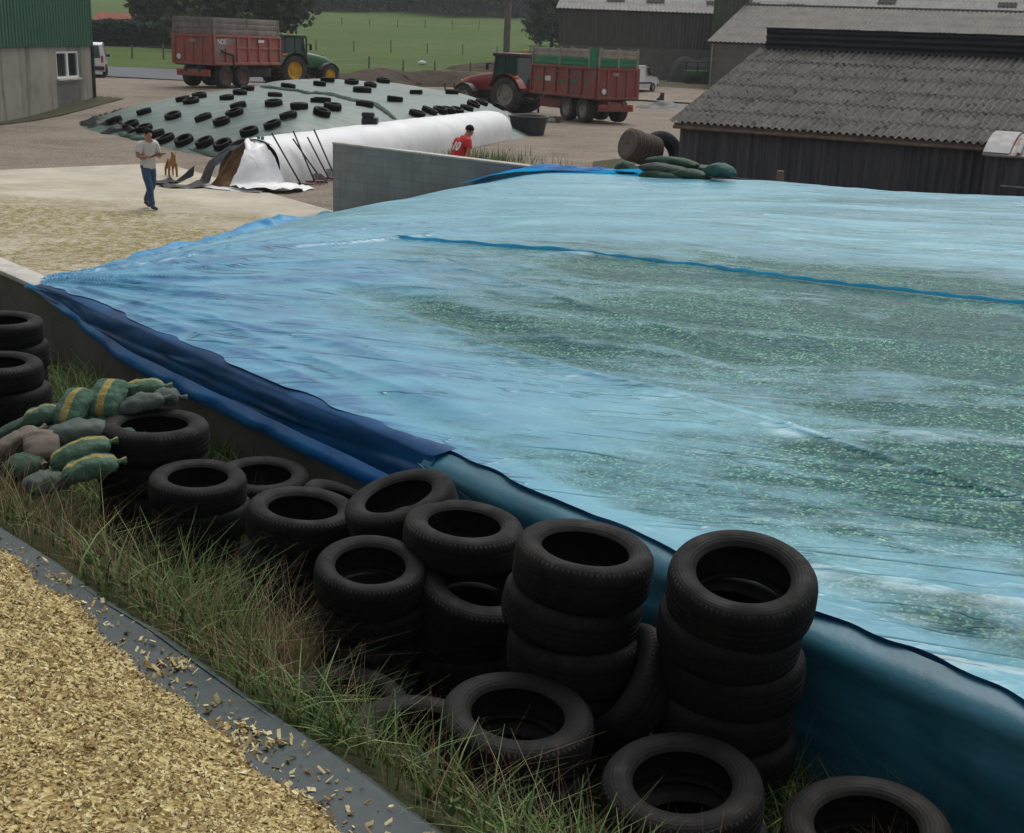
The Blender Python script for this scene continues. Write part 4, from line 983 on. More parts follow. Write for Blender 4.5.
# tools
def tool(foot,top,kind,label,facing):
    f=Vector(foot); t_=Vector(top)
    ax_=Vector((bd[0],bd[1],0))/bL; pr_=Vector((bd[1],-bd[0],0))/bL; sa=(f-Vector((bagA[0],bagA[1],0))).dot(ax_); A0=Vector((bagA[0],bagA[1],0)); f=A0+ax_*sa+pr_*(1.17+.08*math.sin(sa*7))+Vector((0,0,.04)); t_=A0+ax_*(sa-.62-.25*math.sin(sa*5))+pr_*.72+Vector((0,0,1.3+.12*math.sin(sa*9))); o=thing(kind,label,'tool',f,0,'tools leaning on the white silage bag'); d=t_-f
    m=MB(); m.tube([(0,0,.05),d*.5+Vector((0,0,.02)),d],[.024,.022,.022],8); m.build('handle',M['handle'],o)
    side=Vector((facing[0],facing[1],0)).normalized()
    if kind=='shovel':
        m=MB(); rows=[]; nr_=side.cross(d).normalized()
        for i in range(7):
            q=i/6; w=.17*(.8+.2*math.sin(q*PI))*(1 if q<.9 else .9); c_=d.normalized()*(.32-.36*q)
            rows.append([c_+side*s_*w+nr_*(.035*(abs(s_)**2)+.01) for s_ in np.linspace(-1,1,7)])
        m.grid(rows); rows2=[[v+nr_*-.008 for v in r_] for r_ in rows]; m.grid(rows2,flip=True); m.build('blade',M['blade'],o,True,None)
    else:
        m=MB(); m.tube([side*-.24+Vector((0,0,.06)),side*.24+Vector((0,0,.06))],.03,8); m.build('crossbar',M['forkred'],o)
        for s_ in np.linspace(-1,1,5):
            m=MB(); m.tube([side*.22*s_+Vector((0,0,.06)),side*.22*s_+Vector((.05,-.12,.03)),side*.22*s_+Vector((.08,-.25,.025))],.012,6); m.build('tine',M['forkred'],o)
    return o
g=lambda px,py,z=.05:at(px,py,z)
def topat(px,py,foot,dy): return atY(px,py,foot[1]+dy)
for k_,fp,tp,lb in (('pitchfork',(282,184.5),(268,145),'dark handled pitchfork with red head, leftmost of the leaning tools'),
                 ('pitchfork',(297,182),(276,137),'red headed fork with the longer slanting handle beside the leftmost fork'),
                 ('shovel',(308,181),(300,139),'shovel standing upright with its blade flat on the gravel'),
                 ('shovel',(321,178),(297,134),'pale bladed shovel nearest the block wall end')):
    f_=g(*fp); t_=topat(tp[0],tp[1],f_,.85); tool(f_,t_,k_,lb,(.9,.35))
f_=g(315,179); t_=topat(298,131,f_,.95); o=tool(f_,t_,'pitchfork','fork behind the pale shovel with its head hidden',(.9,.35))
# black tub and litter by the tractor
pt=at(528,136,.02)
o=thing('tub','large black plastic tub beyond the end of the white bag','tub',(pt[0],pt[1]+.8,.04))
m=MB(); m.lathe([(.0,.04),(.66,.04),(.68,.0),(.74,.3),(.82,.68),(.87,.70),(.87,.75),(.80,.75),(.76,.66),(.64,.08),(0,.08)],40); m.build('shell',M['tub'],o)
m=MB(); m.lathe([(.88,.74),(.90,.76),(.88,.785),(.81,.785),(.79,.76)],40); m.build('rim',M['tub'],o)
pt=at(549,122,.02)
m=MB(); rows=[[(x,y,.03+.3*max(0,1-(x*x+y*y)/.3)*vn(x*6,y*6,3)+.12*vn(x*9,y*9,4)*(x*x+y*y<.3)) for y in np.linspace(-.5,.5,14)] for x in np.linspace(-.6,.6,16)]
m.grid(rows); o=m.build('plastic_scrap',M['blackfilm'],None,True,None,loc=(pt[0],pt[1],.03)); tag(o,'crumpled black plastic scrap on the yard beside the tub','plastic scrap')
# dark sheet on the yard near the shed
pt=at(668,111,.02)
m=MB(); rows=[[(x,y,.05+.45*max(0,1-(x/2.4)**2-(y/1.6)**2)*(.5+vn(x*1.5,y*1.5,3))) for y in np.linspace(-1.6,1.6,20)] for x in np.linspace(-2.4,2.4,28)]
m.grid(rows); o=m.build('plastic_sheet',M['blackfilm'],None,True,None,loc=(pt[0],pt[1],.02)); o['label']='dark crumpled plastic sheet lying on the track near the shed'; o['category']='plastic sheet'
pt=at(660,105,.3); m=MB(); m.tube([(0,0,0),(.05,0,.5),(.12,.02,.95)],[.26,.2,.12],9); m.tube([(.05,0,.4),(-.2,.05,.6)],[.12,.08],7)
o=m.build('tree_stump',M['bark'],None,loc=(pt[0],pt[1],.1)); tag(o,'small broken tree stump behind the dark plastic sheet','stump')
# big tyre and carpet roll behind the shed corner
def big_tyre(Rr,w,lugs=20,n=48):
    m=MB(); b=Rr*.56; W=w/2
    pr=[(b,-W*.75),(b*1.04,-W*.9),(b*1.2,-W),(Rr*.86,-W*.98),(Rr*.93,-W*.86),(Rr*.955,-W*.6),(Rr*.96,0)]
    pr=pr+[(r,-z) for r,z in pr[-2::-1]]+[(b*1.05,W*.7),(Rr*.86,W*.8),(Rr*.86,-W*.8),(b*1.05,-W*.7)]
    m.lathe(pr[::-1],n,closed=True)
    for k in range(lugs):
        for sd in (-1,1):
            a=2*PI*(k+(.5 if sd>0 else 0))/lugs
            Mx=Matrix.Rotation(a,4,'Z')@Matrix.Translation((Rr*.965,0,sd*W*.45))@Matrix.Rotation(sd*R(40),4,'X')
            vs=[(-.03,-.03,-W*.55),(.035,-.025,-W*.55),(.035,.025,-W*.55),(-.03,.03,-W*.55),(-.03,-.03,W*.55),(.035,-.025,W*.55),(.035,.025,W*.55),(-.03,.03,W*.55)]
            m.add(vs,[(3,2,1,0),(4,5,6,7),(0,1,5,4),(1,2,6,5),(2,3,7,6),(3,0,4,7)],0,Mx)
    return m
pb=atY(660,145,38.5); o=big_tyre(.74,.5,0).build('scrap_tyre',M['tub'],None); o.location=(pb[0],pb[1],.74); o.rotation_euler=(R(72),0,R(20)); tag(o,'large black tractor tyre standing behind the dark shed corner','tractor tyre')
pb=atY(641,148,34.5); m=MB(); m.lathe([(.02,-.5),(.18,-.5),(.34,-.52),(.42,-.46),(.44,-.2),(.41,.0),(.44,.25),(.42,.47),(.34,.52),(.15,.5),(.02,.48)],28)
o=m.build('carpet_roll',M['carpet'],None); o.location=(pb[0],pb[1],pb[2]); o.rotation_euler=(R(75),R(10),R(-60)); tag(o,'rolled up striped old netting left of the large tyre','roll')
pb=atY(641,170,34.5); m=MB(); m.bbox((0,0,0),(.9,1.0,.75),.04); o=m.build('rubble_block',M['cap']); o.location=(pb[0],pb[1],.36); o.rotation_euler=(0,0,R(-35)); tag(o,'concrete block carrying the rolled up striped netting','concrete block')
# stone edging and planks beyond the far wall
pb=atY(600,170,27); m=MB(); m.box((0,0,.1),(3.2,.12,.12)); o=m.build('timber',M['wood']); o.location=(pb[0],pb[1],.05); o.rotation_euler=(0,0,R(8)); tag(o,'pale grey timber lying behind the far wall','timber')

# ------------------------------------------------------------------ buildings
def corr(L,run,period,amp,rows=1,lap=.0,nper=6,f=None):
    """corrugated sheet, x along, y up the slope, z normal; rows lap like sheets"""
    n=int(L/period*nper); xs=np.linspace(0,L,n+1); zz=amp*np.cos(xs/period*2*PI)
    m=MB()
    for r_ in range(rows):
        y0=run*r_/rows-(.12 if r_ else 0); y1=run*(r_+1)/rows
        P=[[(x,y0,z+.018),(x,y1,z)] for x,z in zip(xs,zz)]
        if rows>1:
            j=.012*(vn(r_*3.3,1,2)-.5); P=[[(x,y0+.008*(vn(x*.9,r_,3)-.5),z+.022+j),(x,y1,z)] for x,z in zip(xs,zz)]
        m.grid(P,flip=True)
    return m
# foreground shed
sh=thing('farm_shed','low dark shed with mossy corrugated roof beyond the blue sheet','shed',(4.02,33,0),R(-30))
SL=20
m=MB(); xs=np.linspace(0,SL,int(SL/.2*6)); m.grid([[(x,.035*math.cos(x/.2*2*PI),-.3),(x,.035*math.cos(x/.2*2*PI),2.08)] for x in xs]); m.build('front_wall',M['darkclad'],sh,True,None)
m=MB(); m.add([(0.02,.05,-.3),(.02,12,-.3),(.02,12,2.0),(.02,6,3.84),(.02,.05,2.04)],[(0,1,2,3,4)]); m.build('gable_wall',M['darkclad'],sh,False)
sl=math.atan2(1.82,6.0); run=math.hypot(1.82,6.0)+.25
m=corr(SL+.3,run,.177,.034,6); o=m.build('roof',M['roof'],sh,True,50); o.location=(-.2,-.24,2.045); o.rotation_euler=(sl,0,0)
m=corr(SL+.3,run,.177,.027,2,nper=4); o=m.build('rear_roof',M['roof'],sh,True,50); o.location=(-.2,12.2,2.0); o.rotation_euler=(sl,0,0); o.scale=(1,1,1); o.rotation_euler=(PI-sl,0,0); o.location=(-.2,6.0,3.9); o.rotation_euler=(-sl,0,0)
m=MB(); m.box((SL/2,-.13,1.98),(SL+.2,.05,.11)); m.tube([(-.1,-.2,1.93),(SL,-.2,1.93)],.045,8); m.build('eave_board',M['wood'],sh)
zs=np.linspace(0,.62,40)
m=MB(); m.grid([[(x,6.0+.03*math.cos(z/.16*2*PI),3.87+z) for z in zs] for x in (-.05,SL)],flip=True)
m.box((SL/2-.02,6.12,4.51),(SL+.1,.28,.04)); m.box((-.03,6.16,4.18),(.04,.22,.6)); m.build('ridge_band',M['ridge'],sh,True,50)
# lean-to
lt=thing('lean_to','small lean to with curved rusty tin roof against the dark shed','lean-to',(4.02+7.75*.866,33-7.75*.5,0),R(-30))
def arc(q): return (-1.35*q, 2.32-.40*q**2.2)
m=MB(); xs=np.linspace(0,5,150); m.grid([[(x,arc(q)[0],arc(q)[1]+.012*math.cos(x/.12*2*PI)) for q in np.linspace(0,1,9)] for x in xs]); m.build('roof',M['rust'],lt,True,None)
m=MB(); m.grid([[(x,arc(q)[0]-.01,arc(q)[1]+.035) for q in np.linspace(0,1,9)] for x in (.0,.55)]); m.build('patch_sheet',M['galv'],lt,True,None)
m=MB(); m.grid([[(x,arc(q)[0]-.01,arc(q)[1]+.05+.02*(abs(x-.72)<.05)) for q in np.linspace(0,1,9)] for x in (.66,.70,.74,.78)]); m.build('roof_batten',M['galv'],lt,True,None)
m=MB(); m.tube([(0,-1.35,1.9),(5,-1.35,1.9)],.035,8); m.build('front_rail',M['galv'],lt)
m=MB(); xs=np.linspace(.05,5,200); m.grid([[(x,-1.2+.02*math.cos(x/.2*2*PI),-.2),(x,-1.2+.02*math.cos(x/.2*2*PI),1.93)] for x in xs]); m.build('front_wall',M['darkclad'],lt,True,None)
for x in (.45,):
    m=MB(); m.tube([(x,-1.27,0),(x,-1.27,1.9)],.03,8); m.build('post',M['dkmetal'],lt)
m=MB(); m.tube([(.45,-1.28,1.25),(5,-1.28,1.28)],.022,8); m.build('cross_rail',M['galv'],lt)
# post and wire in front of the shed
wf=thing('wire_fence','single wooden post and sagging wire before the dark shed','fence',(0,0,0))
pp=atY(780,176,26.5); m=MB(); m.tube([(pp[0],pp[1],0),(pp[0]+.02,pp[1],1.0),(pp[0],pp[1],1.5)],[.09,.085,.075],9); m.build('post',M['wood'],wf)
p2=atY(700,166,28.5); p3=atY(1000,192,25.); 
for dz in (0,-.35):
    m=MB(); A=Vector((p2[0],p2[1],1.25+dz)); B=Vector((pp[0],pp[1]-.08,1.3+dz)); C2=Vector((p3[0],p3[1],1.15+dz))
    m.tube([A.lerp(B,q)+Vector((0,0,-.05*math.sin(q*PI))) for q in np.linspace(0,1,9)]+[B.lerp(C2,q)+Vector((0,0,-.10*math.sin(q*PI))) for q in np.linspace(.1,1,12)],.006,5); m.build('wire',M['galv'],wf)

def barn(name,label,loc,rz,L,depth,ez,rz_,rise,base_z,base_mat,clad_mat,split,roofm,skies=(),period=.35,over=.35):
    b=thing(name,label,'barn',loc,rz)
    if split>base_z:
        m=MB(); m.box((L/2,depth,(base_z+split)/2),(L,.25,split-base_z)); m.box((L/2,.12,(base_z+split)/2),(L,.24,split-base_z)); m.box((.12,depth/2,(base_z+split)/2),(.24,depth-.5,split-base_z)); m.box((L-.12,depth/2,(base_z+split)/2),(.24,depth-.5,split-base_z)); m.build('base_wall',base_mat,b,False)
    if ez>split+.05:
        m=MB(); xs=np.linspace(0,L,int(L/.3*4)); m.grid([[(x,-.03+.02*(1 if int(x/.15)%2 else -1),split-.05),(x,-.03+.02*(1 if int(x/.15)%2 else -1),ez)] for x in xs]); m.build('boarding',clad_mat,b,False)
        m=MB(); m.add([(-.03,-.03,split-.05),(-.03,depth,split-.05),(-.03,depth,ez),(-.03,depth/2,ez+rise),(-.03,-.03,ez)],[(0,1,2,3,4)]); m.add([(L+.03,-.03,split-.05),(L+.03,depth,split-.05),(L+.03,depth,ez),(L+.03,depth/2,ez+rise),(L+.03,-.03,ez)],[(4,3,2,1,0)]); m.build('gable',clad_mat,b,False)
    else:
        m=MB(); m.add([(.05,.05,ez-.01),(.05,depth,ez-.01),(.05,depth/2,ez+rise-.05)],[(0,1,2)]); m.add([(L-.05,.05,ez-.01),(L-.05,depth,ez-.01),(L-.05,depth/2,ez+rise-.05)],[(2,1,0)]); m.build('gable',base_mat,b,False)
    s=math.atan2(rise,depth/2); rn=math.hypot(rise,depth/2)+over
    m=corr(L+.6,rn,period,.035,5,nper=5); o=m.build('roof',roofm,b,True,50); o.rotation_euler=(s,0,0); o.location=(-.3,-over*math.cos(s),ez-over*math.sin(s)+.05)
    for i,(sx,sy) in enumerate(skies):
        q=MB(); q.grid([[(x,y,.045+.03*math.cos(x/.35*2*PI)) for y in (0,1.3)] for x in np.linspace(0,1.6,26)],flip=True); k=q.build('skylight',M['skylight'],o,True,None); k.location=(round(sx/.35)*.35,sy,.045)
    m=corr(L+.6,rn,period,.035,2,nper=4); o=m.build('rear_roof',roofm,b,True,50); o.rotation_euler=(-s,0,0); o.location=(-.3,depth/2,ez+rise+.05)
    m=MB(); m.box((L/2,depth/2,ez+rise+.10),(L+.6,.35,.10)); m.build('ridge_cap',roofm,b,False)
    m=MB(); m.box((L/2,-.1,ez-.10),(L+.3,.08,.16)); m.build('gutter',M['dkmetal'],b,False)
    return b
barn('boarded_barn','big barn of grey vertical boards on a block base with pale roof',(2.75,115,0),R(-7),22,22,6.75,0,3.2,.8,M['barnblock'],M['woodclad'],3.75,M['roofpale'],[(4.2,2.6),(7.6,2.6),(13,2.6),(16.2,2.6),(20,2.6)])
gb=barn('grey_barn','long grey roofed block barn behind the mossy shed',(14.15,100,0),R(-23),23.5,21.6,4.4,0,3.0,.5,M['barnblock'],M['woodclad'],4.3,M['roofmid'],[(9.2,3.2),(12.0,3.2),(16.0,3.2),(18.8,3.2)])
m=MB(); m.tube([(.1,-.16,.8),(.1,-.16,4.2)],.07,8); m.build('downpipe',M['galv'],gb)
barn('rear_barn','farthest pale roofed barn rising behind the long grey barn',(19,127,0),R(-23),60,26,8.0,0,4.5,.5,M['barnblock'],M['woodclad'],1.5,M['roofpale'],[(3.5,1.2),(14.5,1.2),(25.,1.2),(34,1.2)])
tw=thing('feed_tower','olive green clad tower between the two barns','tower',(float(atY(712,30,111)[0]),111,0),R(-15))
m=MB(); xs=np.linspace(0,2.9,60); m.grid([[(x,.02*(1 if int(x/.14)%2 else -1),1),(x,.02*(1 if int(x/.14)%2 else -1),10.5)] for x in xs]); m.build('front_cladding',M['towerclad'],tw,False)
m=MB(); m.box((1.45,1.6,5.75),(2.86,3.1,9.5)); m.build('shell',M['towerclad'],tw,False)
m=MB(); m.box((1.45,1.5,10.6),(3.2,3.5,.15)); m.build('roof',M['roofmid'],tw,False)
# left building
lb=thing('green_clad_barn','stained concrete barn with green cladding and white framed window','barn',(-20.25,60.3,0),R(-92.3))
LL=22; d0=1.55; d1=4.05; z0,z1=1.5,2.66      # window span along the wall from the far corner
m=MB()
def wbox(a,b,za,zb): m.box(((a+b)/2,-.15,(za+zb)/2),(b-a,.3,zb-za))
wbox(0,d0,-.2,2.9); wbox(d1,LL,-.2,2.9); wbox(d0,d1,-.2,z0); wbox(d0,d1,z1,2.9)
m.box((.15,-6.15,1.35),(.3,11.7,3.1)); m.build('base_wall',M['render'],lb,False)
wn=MB(); 
for (a,b,za,zb) in ((d0,d1,z0,z0+.09),(d0,d1,z1-.09,z1),(d0,d0+.09,z0+.09,z1-.09),(d1-.09,d1,z0+.09,z1-.09),((d0+d1)/2-.1,(d0+d1)/2+.1,z0+.09,z1-.09)): wn.box(((a+b)/2,-.07,(za+zb)/2),(b-a,.1,zb-za))
w_=wn.build('window_frame',M['whitepaint'],lb,False)
m=MB(); m.box(((d0+d1)/2,-.1,(z0+z1)/2),(d1-d0-.16,.02,z1-z0-.16)); m.build('pane',M['glass'],w_,False)
m=MB(); m.box(((d0+d1)/2,.03,z0-.04),(d1-d0+.15,.14,.07)); m.build('sill',M['cap'],w_,False)
m=MB(); m.box(((d0+d1)/2,.003,(z0-.08)/2+.02),(d1-d0+.2,.01,z0-.30)); m.build('mortar_patch',M['barnblock'],lb,False)
m=MB(); xs=np.linspace(-.1,LL,int(LL/.3*8)); prof=lambda x:.07+(.04 if (x%.3)<.09 else 0)
m.grid([[(x,prof(x),2.86),(x,prof(x),6.6)] for x in xs],flip=True); m.build('cladding',M['greenclad'],lb,False)
m=MB(); ys=np.linspace(.08,-12,160); m.grid([[(-.1-(.04 if (abs(y)%.3)<.09 else 0),y,2.86),(-.1-(.04 if (abs(y)%.3)<.09 else 0),y,6.6)] for y in ys]); m.build('end_cladding',M['greenclad'],lb,False)
m=MB(); m.tube([(-.08,.05,.2),(-.08,.05,2.9)],.08,8); m.build('downpipe',M['dkmetal'],lb)
m=MB(); m.add([(-.4,.4,6.5),(LL,.4,6.5),(LL,-6,8.0),(-.4,-6,8.0),(-.4,-12.4,6.5),(LL,-12.4,6.5)],[(0,1,2,3),(3,2,5,4)]); m.build('roof',M['roofmid'],lb,False)
# red roofed hut far left
ph=atY(108,24,184); zb=Tz(ph[0],150)
ht=thing('hut','small blue grey hut with rusty red roof beyond the hedge','hut',(ph[0]-2.0,184,zb),R(-14))
m=MB(); m.box((3.4,2,1.6),(6.8,4,3.2)); m.add([(0,0,3.2),(0,4,3.2),(0,2,4.6)],[(0,1,2)]); m.add([(6.8,0,3.2),(6.8,4,3.2),(6.8,2,4.6)],[(2,1,0)]); m.build('wall',M['hut'],ht,False)
m=MB(); m.prism([(-.3,3.05),(2,4.65),(2,4.75),(-.4,3.1)],-.3,7.1,0,Matrix.Rotation(PI/2,4,'Z')@Matrix.Scale(-1,4,(0,1,0))); m.prism([(4.4,3.05),(2,4.65),(2,4.75),(4.4,3.1)],-.3,7.1,0,Matrix.Rotation(PI/2,4,'Z')@Matrix.Scale(-1,4,(0,1,0))); m.build('roof',M['redtile'],ht,False)
m=MB(); m.box((1.5,-.02,1.3),(1.1,.06,2.2)); m.build('door',M['dkmetal'],ht,False)
ht.location.z=Tz(ph[0],184)-.3; ht.scale=(.78,.78,.78)

# ------------------------------------------------------------------ vehicles
def wheel(parent,loc,Rr,w,rim,lugs,name='wheel',sd=1):
    o=bpy.data.objects.new(name,None); COL.objects.link(o); o.parent=parent; o.location=loc; o.rotation_euler=(R(90)*-sd,0,0); o.empty_display_size=.1
    big_tyre(Rr,w,lugs).build('tyre',M['rubber'],o,True,40)
    m=MB(); b=Rr*.58; W=w/2
    m.lathe([(b,-W*.8),(b*1.02,-W*.7),(b*.9,-W*.5),(b*.9,W*.5),(b*1.04,W*.75),(b*1.0,W*.82),(b*.9,W*.72),(b*.82,W*.35),(b*.45,W*.2),(b*.42,W*.42),(b*.16,W*.45),(b*.14,W*.6),(0.0,W*.6)],32)
    for k in range(8):
        a=2*PI*k/8; m.tube([(b*.3*math.cos(a),b*.3*math.sin(a),W*.42),(b*.3*math.cos(a),b*.3*math.sin(a),W*.5)],b*.045,6)
    m.build('rim',rim,o,True,40); return o
def text_mesh(s,size,mat,parent,name,Mx,ext=.004):
    cu_=bpy.data.curves.new('t','FONT'); cu_.body=s; cu_.size=size; cu_.extrude=ext; cu_.align_x='CENTER'; cu_.align_y='CENTER'; cu_.offset=.004*size/.2
    tmp=bpy.data.objects.new('t',cu_); COL.objects.link(tmp); dg=bpy.context.evaluated_depsgraph_get()
    me=bpy.data.meshes.new_from_object(tmp.evaluated_get(dg)); bpy.data.objects.remove(tmp); bpy.data.curves.remove(cu_)
    me.name=name; me.materials.clear(); me.materials.append(mat)
    o=bpy.data.objects.new(name,me); COL.objects.link(o); o.parent=parent; o.matrix_local=Mx; return o
def trailer(loc,rz,label,red,kind):
    t_=thing('silage_trailer',label,'trailer',loc,rz,'red silage trailers behind tractors')
    x0,x1,hw,zf,zt=-1.95,4.15,1.25,1.2,2.72
    def side(sy,name):
        m=MB(); y=sy*hw
        m.box(((x0+x1)/2,y,(zf+zt)/2),(x1-x0,.06,zt-zf))
        for i in range(7 if kind==1 else 6):
            x=x0+.05+i*(x1-x0-.1)/(6 if kind==1 else 5)
            m.bbox((x,y+sy*.07,(zf+zt)/2-.03),(.11,.10,zt-zf-.1),.01)
        m.bbox(((x0+x1)/2,y+sy*.06,zt-.06),(x1-x0,.12,.12),.01); m.bbox(((x0+x1)/2,y+sy*.06,zf+.07),(x1-x0,.12,.14),.01)
        if kind==1: m.bbox(((x0+x1)/2+1.1,y+sy*.05,(zf+zt)/2+.1),(x1-x0-2.2,.07,.10),.01)
        else:
            m.box(((x0+x1)/2-.2,y+sy*.07,(zf+zt)/2+.33),(3.6,.06,.10),0,(0,R(-11)*1,0))
        return m.build(name,red,t_,True,30)
    sr=side(-1,'side_panel'); sl_=side(1,'side_panel')
    m=MB(); m.box((x1-.03,0,(zf+zt)/2),(.06,2*hw-.06,zt-zf)); m.build('front_panel',red,t_,False)
    m=MB(); m.box((x0,0,(zf+zt)/2),(.06,2*hw-.06,zt-zf-.02))
    for y in np.linspace(-hw+.08,hw-.08,5): m.bbox((x0-.05,y,(zf+zt)/2),(.08,.12,zt-zf-.08),.01)
    m.bbox((x0-.05,0,zt-.07),(.10,2*hw,.10),.01); m.bbox((x0-.05,0,zf+.06),(.10,2*hw,.10),.01)
    tg=m.build('tailgate',red,t_,True,30)
    m=MB(); m.lathe([(0,0),(.14,0),(.14,.012),(0,.012)],24,0,Matrix.Translation((x0-.105,hw-.42,zf+.38))@Matrix.Rotation(-PI/2,4,'Y')); m.build('speed_disc',M['mark'],tg)
    m=MB(); m.box((x0-.10,.15 if kind==2 else -.1,zt-.32),(.012,.34,.16)); m.build('maker_plate',M['rimgrey'],tg,False)
    m=MB(); m.box(((x0+x1)/2,0,zf-.03),(x1-x0-.1,2*hw-.1,.06)); m.build('floor',M['dkmetal'],t_,False)
    # extension boards
    zt2=zt+ (.86 if kind==1 else .92)
    if kind==1:
        for nm,bx in (('extension_board',[((x0+x1)/2,-hw,x1-x0,.05)]),('extension_board',[((x0+x1)/2,hw,x1-x0,.05)]),('extension_board',[(x0,0,.05,2*hw-.1)]),('extension_board',[(x1-.03,0,.05,2*hw-.1)])):
            m=MB()
            for cx,cy,lx,ly in bx:
                for k in range(3): m.bbox((cx,cy,zt+.15+.285*k),(lx,ly,.27),.01)
                for q in np.linspace(-.48,.48,3): m.box((cx+q*lx*(lx>1),cy+q*ly*(ly>1),zt+.43),(.1,.09,.86))
            m.build(nm,M['grime'],t_,True,30)
        m=MB(); sy=-1; y=-hw-.085
        m.add([(x0+.1,y,zt-.15),(x0+1.9,y,zt-.15),(x0+1.9,y,zt-.3),(x0+.85,y,zt-.75),(x0+.3,y,zf+.2),(x0+.1,y,zf+.2),
               (x0+.1,y+.03,zt-.15),(x0+1.9,y+.03,zt-.15),(x0+1.9,y+.03,zt-.3),(x0+.85,y+.03,zt-.75),(x0+.3,y+.03,zf+.2),(x0+.1,y+.03,zf+.2)],
              [(5,4,3,2,1,0),(6,7,8,9,10,11)]+[(i,(i+1)%6,(i+1)%6+6,i+6) for i in range(6)]); m.build('gusset_plate',M['grime'],t_,False)
        m=MB(); m.tube([(x0+.6,y-.06,zt-.80),(x0+1.55,y-.06,zt-1.02),(x0+1.65,y-.06,zf-.1)],.06,8); m.build('ram_arm',M['dkmetal'],t_)
        text_mesh('NOE',.36,M['mark'],t_,'lettering',Matrix.Translation((x0+.62,y-.05,zt-.36))@Matrix.Rotation(PI/2,4,'X'))
        m=MB(); m.box((x1-1.9,-hw-.115,zt-.28),(.55,.012,.15)); m.build('maker_plate',M['mark'],t_,False)
    else:
        def ext(cx,cy,lx,ly,n):
            m=MB()
            for k in range(2): m.bbox((cx,cy,zt+.12+.21*k),(lx,ly,.19),.012)
            g_=m.build('extension_panel',M['green'],t_,True,30)
            m=MB()
            for k in range(2): m.bbox((cx,cy,zt+.53+.20*k),(lx,ly,.19),.008)
            m.build('plank',M['plank'],g_,True,30)
            for q in np.linspace(-.5,.5,n):
                m=MB(); m.box((cx+q*(lx-.1)*(lx>1),cy+q*(ly-.1)*(ly>1),zt+.46),(.09,.10,.94)); m.build('upright',M['plank'],g_,False)
        ext((x0+x1)/2+.3,hw,x1-x0-.6,.05,3); ext((x0+x1)/2+.3,-hw,x1-x0-.6,.05,3); ext(x0,0,.05,2*hw-.1,3); ext(x1-.03,0,.05,2*hw-.1,2)
        for sy in (-1,1):
            m=MB(); m.add([(x0+.03,sy*hw-.03,zt),(x0+.75,sy*hw-.03,zt),(x0+.55,sy*hw-.03,zt2-.02),(x0+.03,sy*hw-.03,zt2-.02),(x0+.03,sy*hw+.03,zt),(x0+.75,sy*hw+.03,zt),(x0+.55,sy*hw+.03,zt2-.02),(x0+.03,sy*hw+.03,zt2-.02)],[(3,2,1,0),(4,5,6,7),(0,1,5,4),(1,2,6,5),(2,3,7,6),(3,0,4,7)]); m.build('green_gusset',M['green'],t_,False)
        for i,(x,w) in enumerate(((3.5,.5),(1.2,.6),(.1,.7),(-.9,.6))):
            m=MB(); m.box((x,hw+.035,zf+.75),(w,.012,.13)); m.build('green_dash',M['green'],sl_,False)
        m=MB(); m.box((2.5,hw+.036,zf+.82),(.55,.012,.24)); m.build('maker_plate',M['mark'],sl_,False)
    # chassis
    m=MB()
    for y in (-.45,.45): m.bbox((1.0,y,zf-.22),(6.1,.16,.26),.01)
    for x in (-1.85,-.8,.8,2.4,3.9): m.box((x,0,zf-.22),(.14,.9,.18))
    m.bbox((3.0,0,zf-.42),(2.1,1.5,.5),.03)
    m.build('chassis',red if kind==2 else M['dkmetal'],t_,True,30)
    m=MB(); m.tube([(3.9,.3,zf-.3),(5.5,0,.75),(5.9,0,.7)],[.11,.1,.07],8); m.tube([(3.9,-.3,zf-.3),(5.5,0,.75)],[.11,.1],8); m.tube([(5.0,.25,.9),(5.0,.25,.1)],.06,8); m.build('drawbar',M['dkmetal'],t_)
    m=MB(); m.bbox((-1.95,0,zf-.42),(.12,2.1,.34),.02); rb=m.build('rear_bar',red,t_,True,30)
    for y in (-.85,.85):
        m=MB(); m.bbox((-2.03,y,zf-.38),(.06,.28,.13),.01); m.build('tail_lamp',M['lampred'],rb)
    m=MB()
    for x in (-.8,.8): m.tube([(x,-.9,.62),(x,.9,.62)],.07,8)
    m.box((0,.45,.75),(1.5,.1,.14)); m.box((0,-.45,.75),(1.5,.1,.14)); m.build('axles',M['dkmetal'],t_)
    for x in (-.78,.78):
        for sy in (-1,1): wheel(t_,(x,sy*.98,.62),.62,.5,M['rimred'] if kind==1 else M['rimgrey'],0,sd=sy)
    return t_
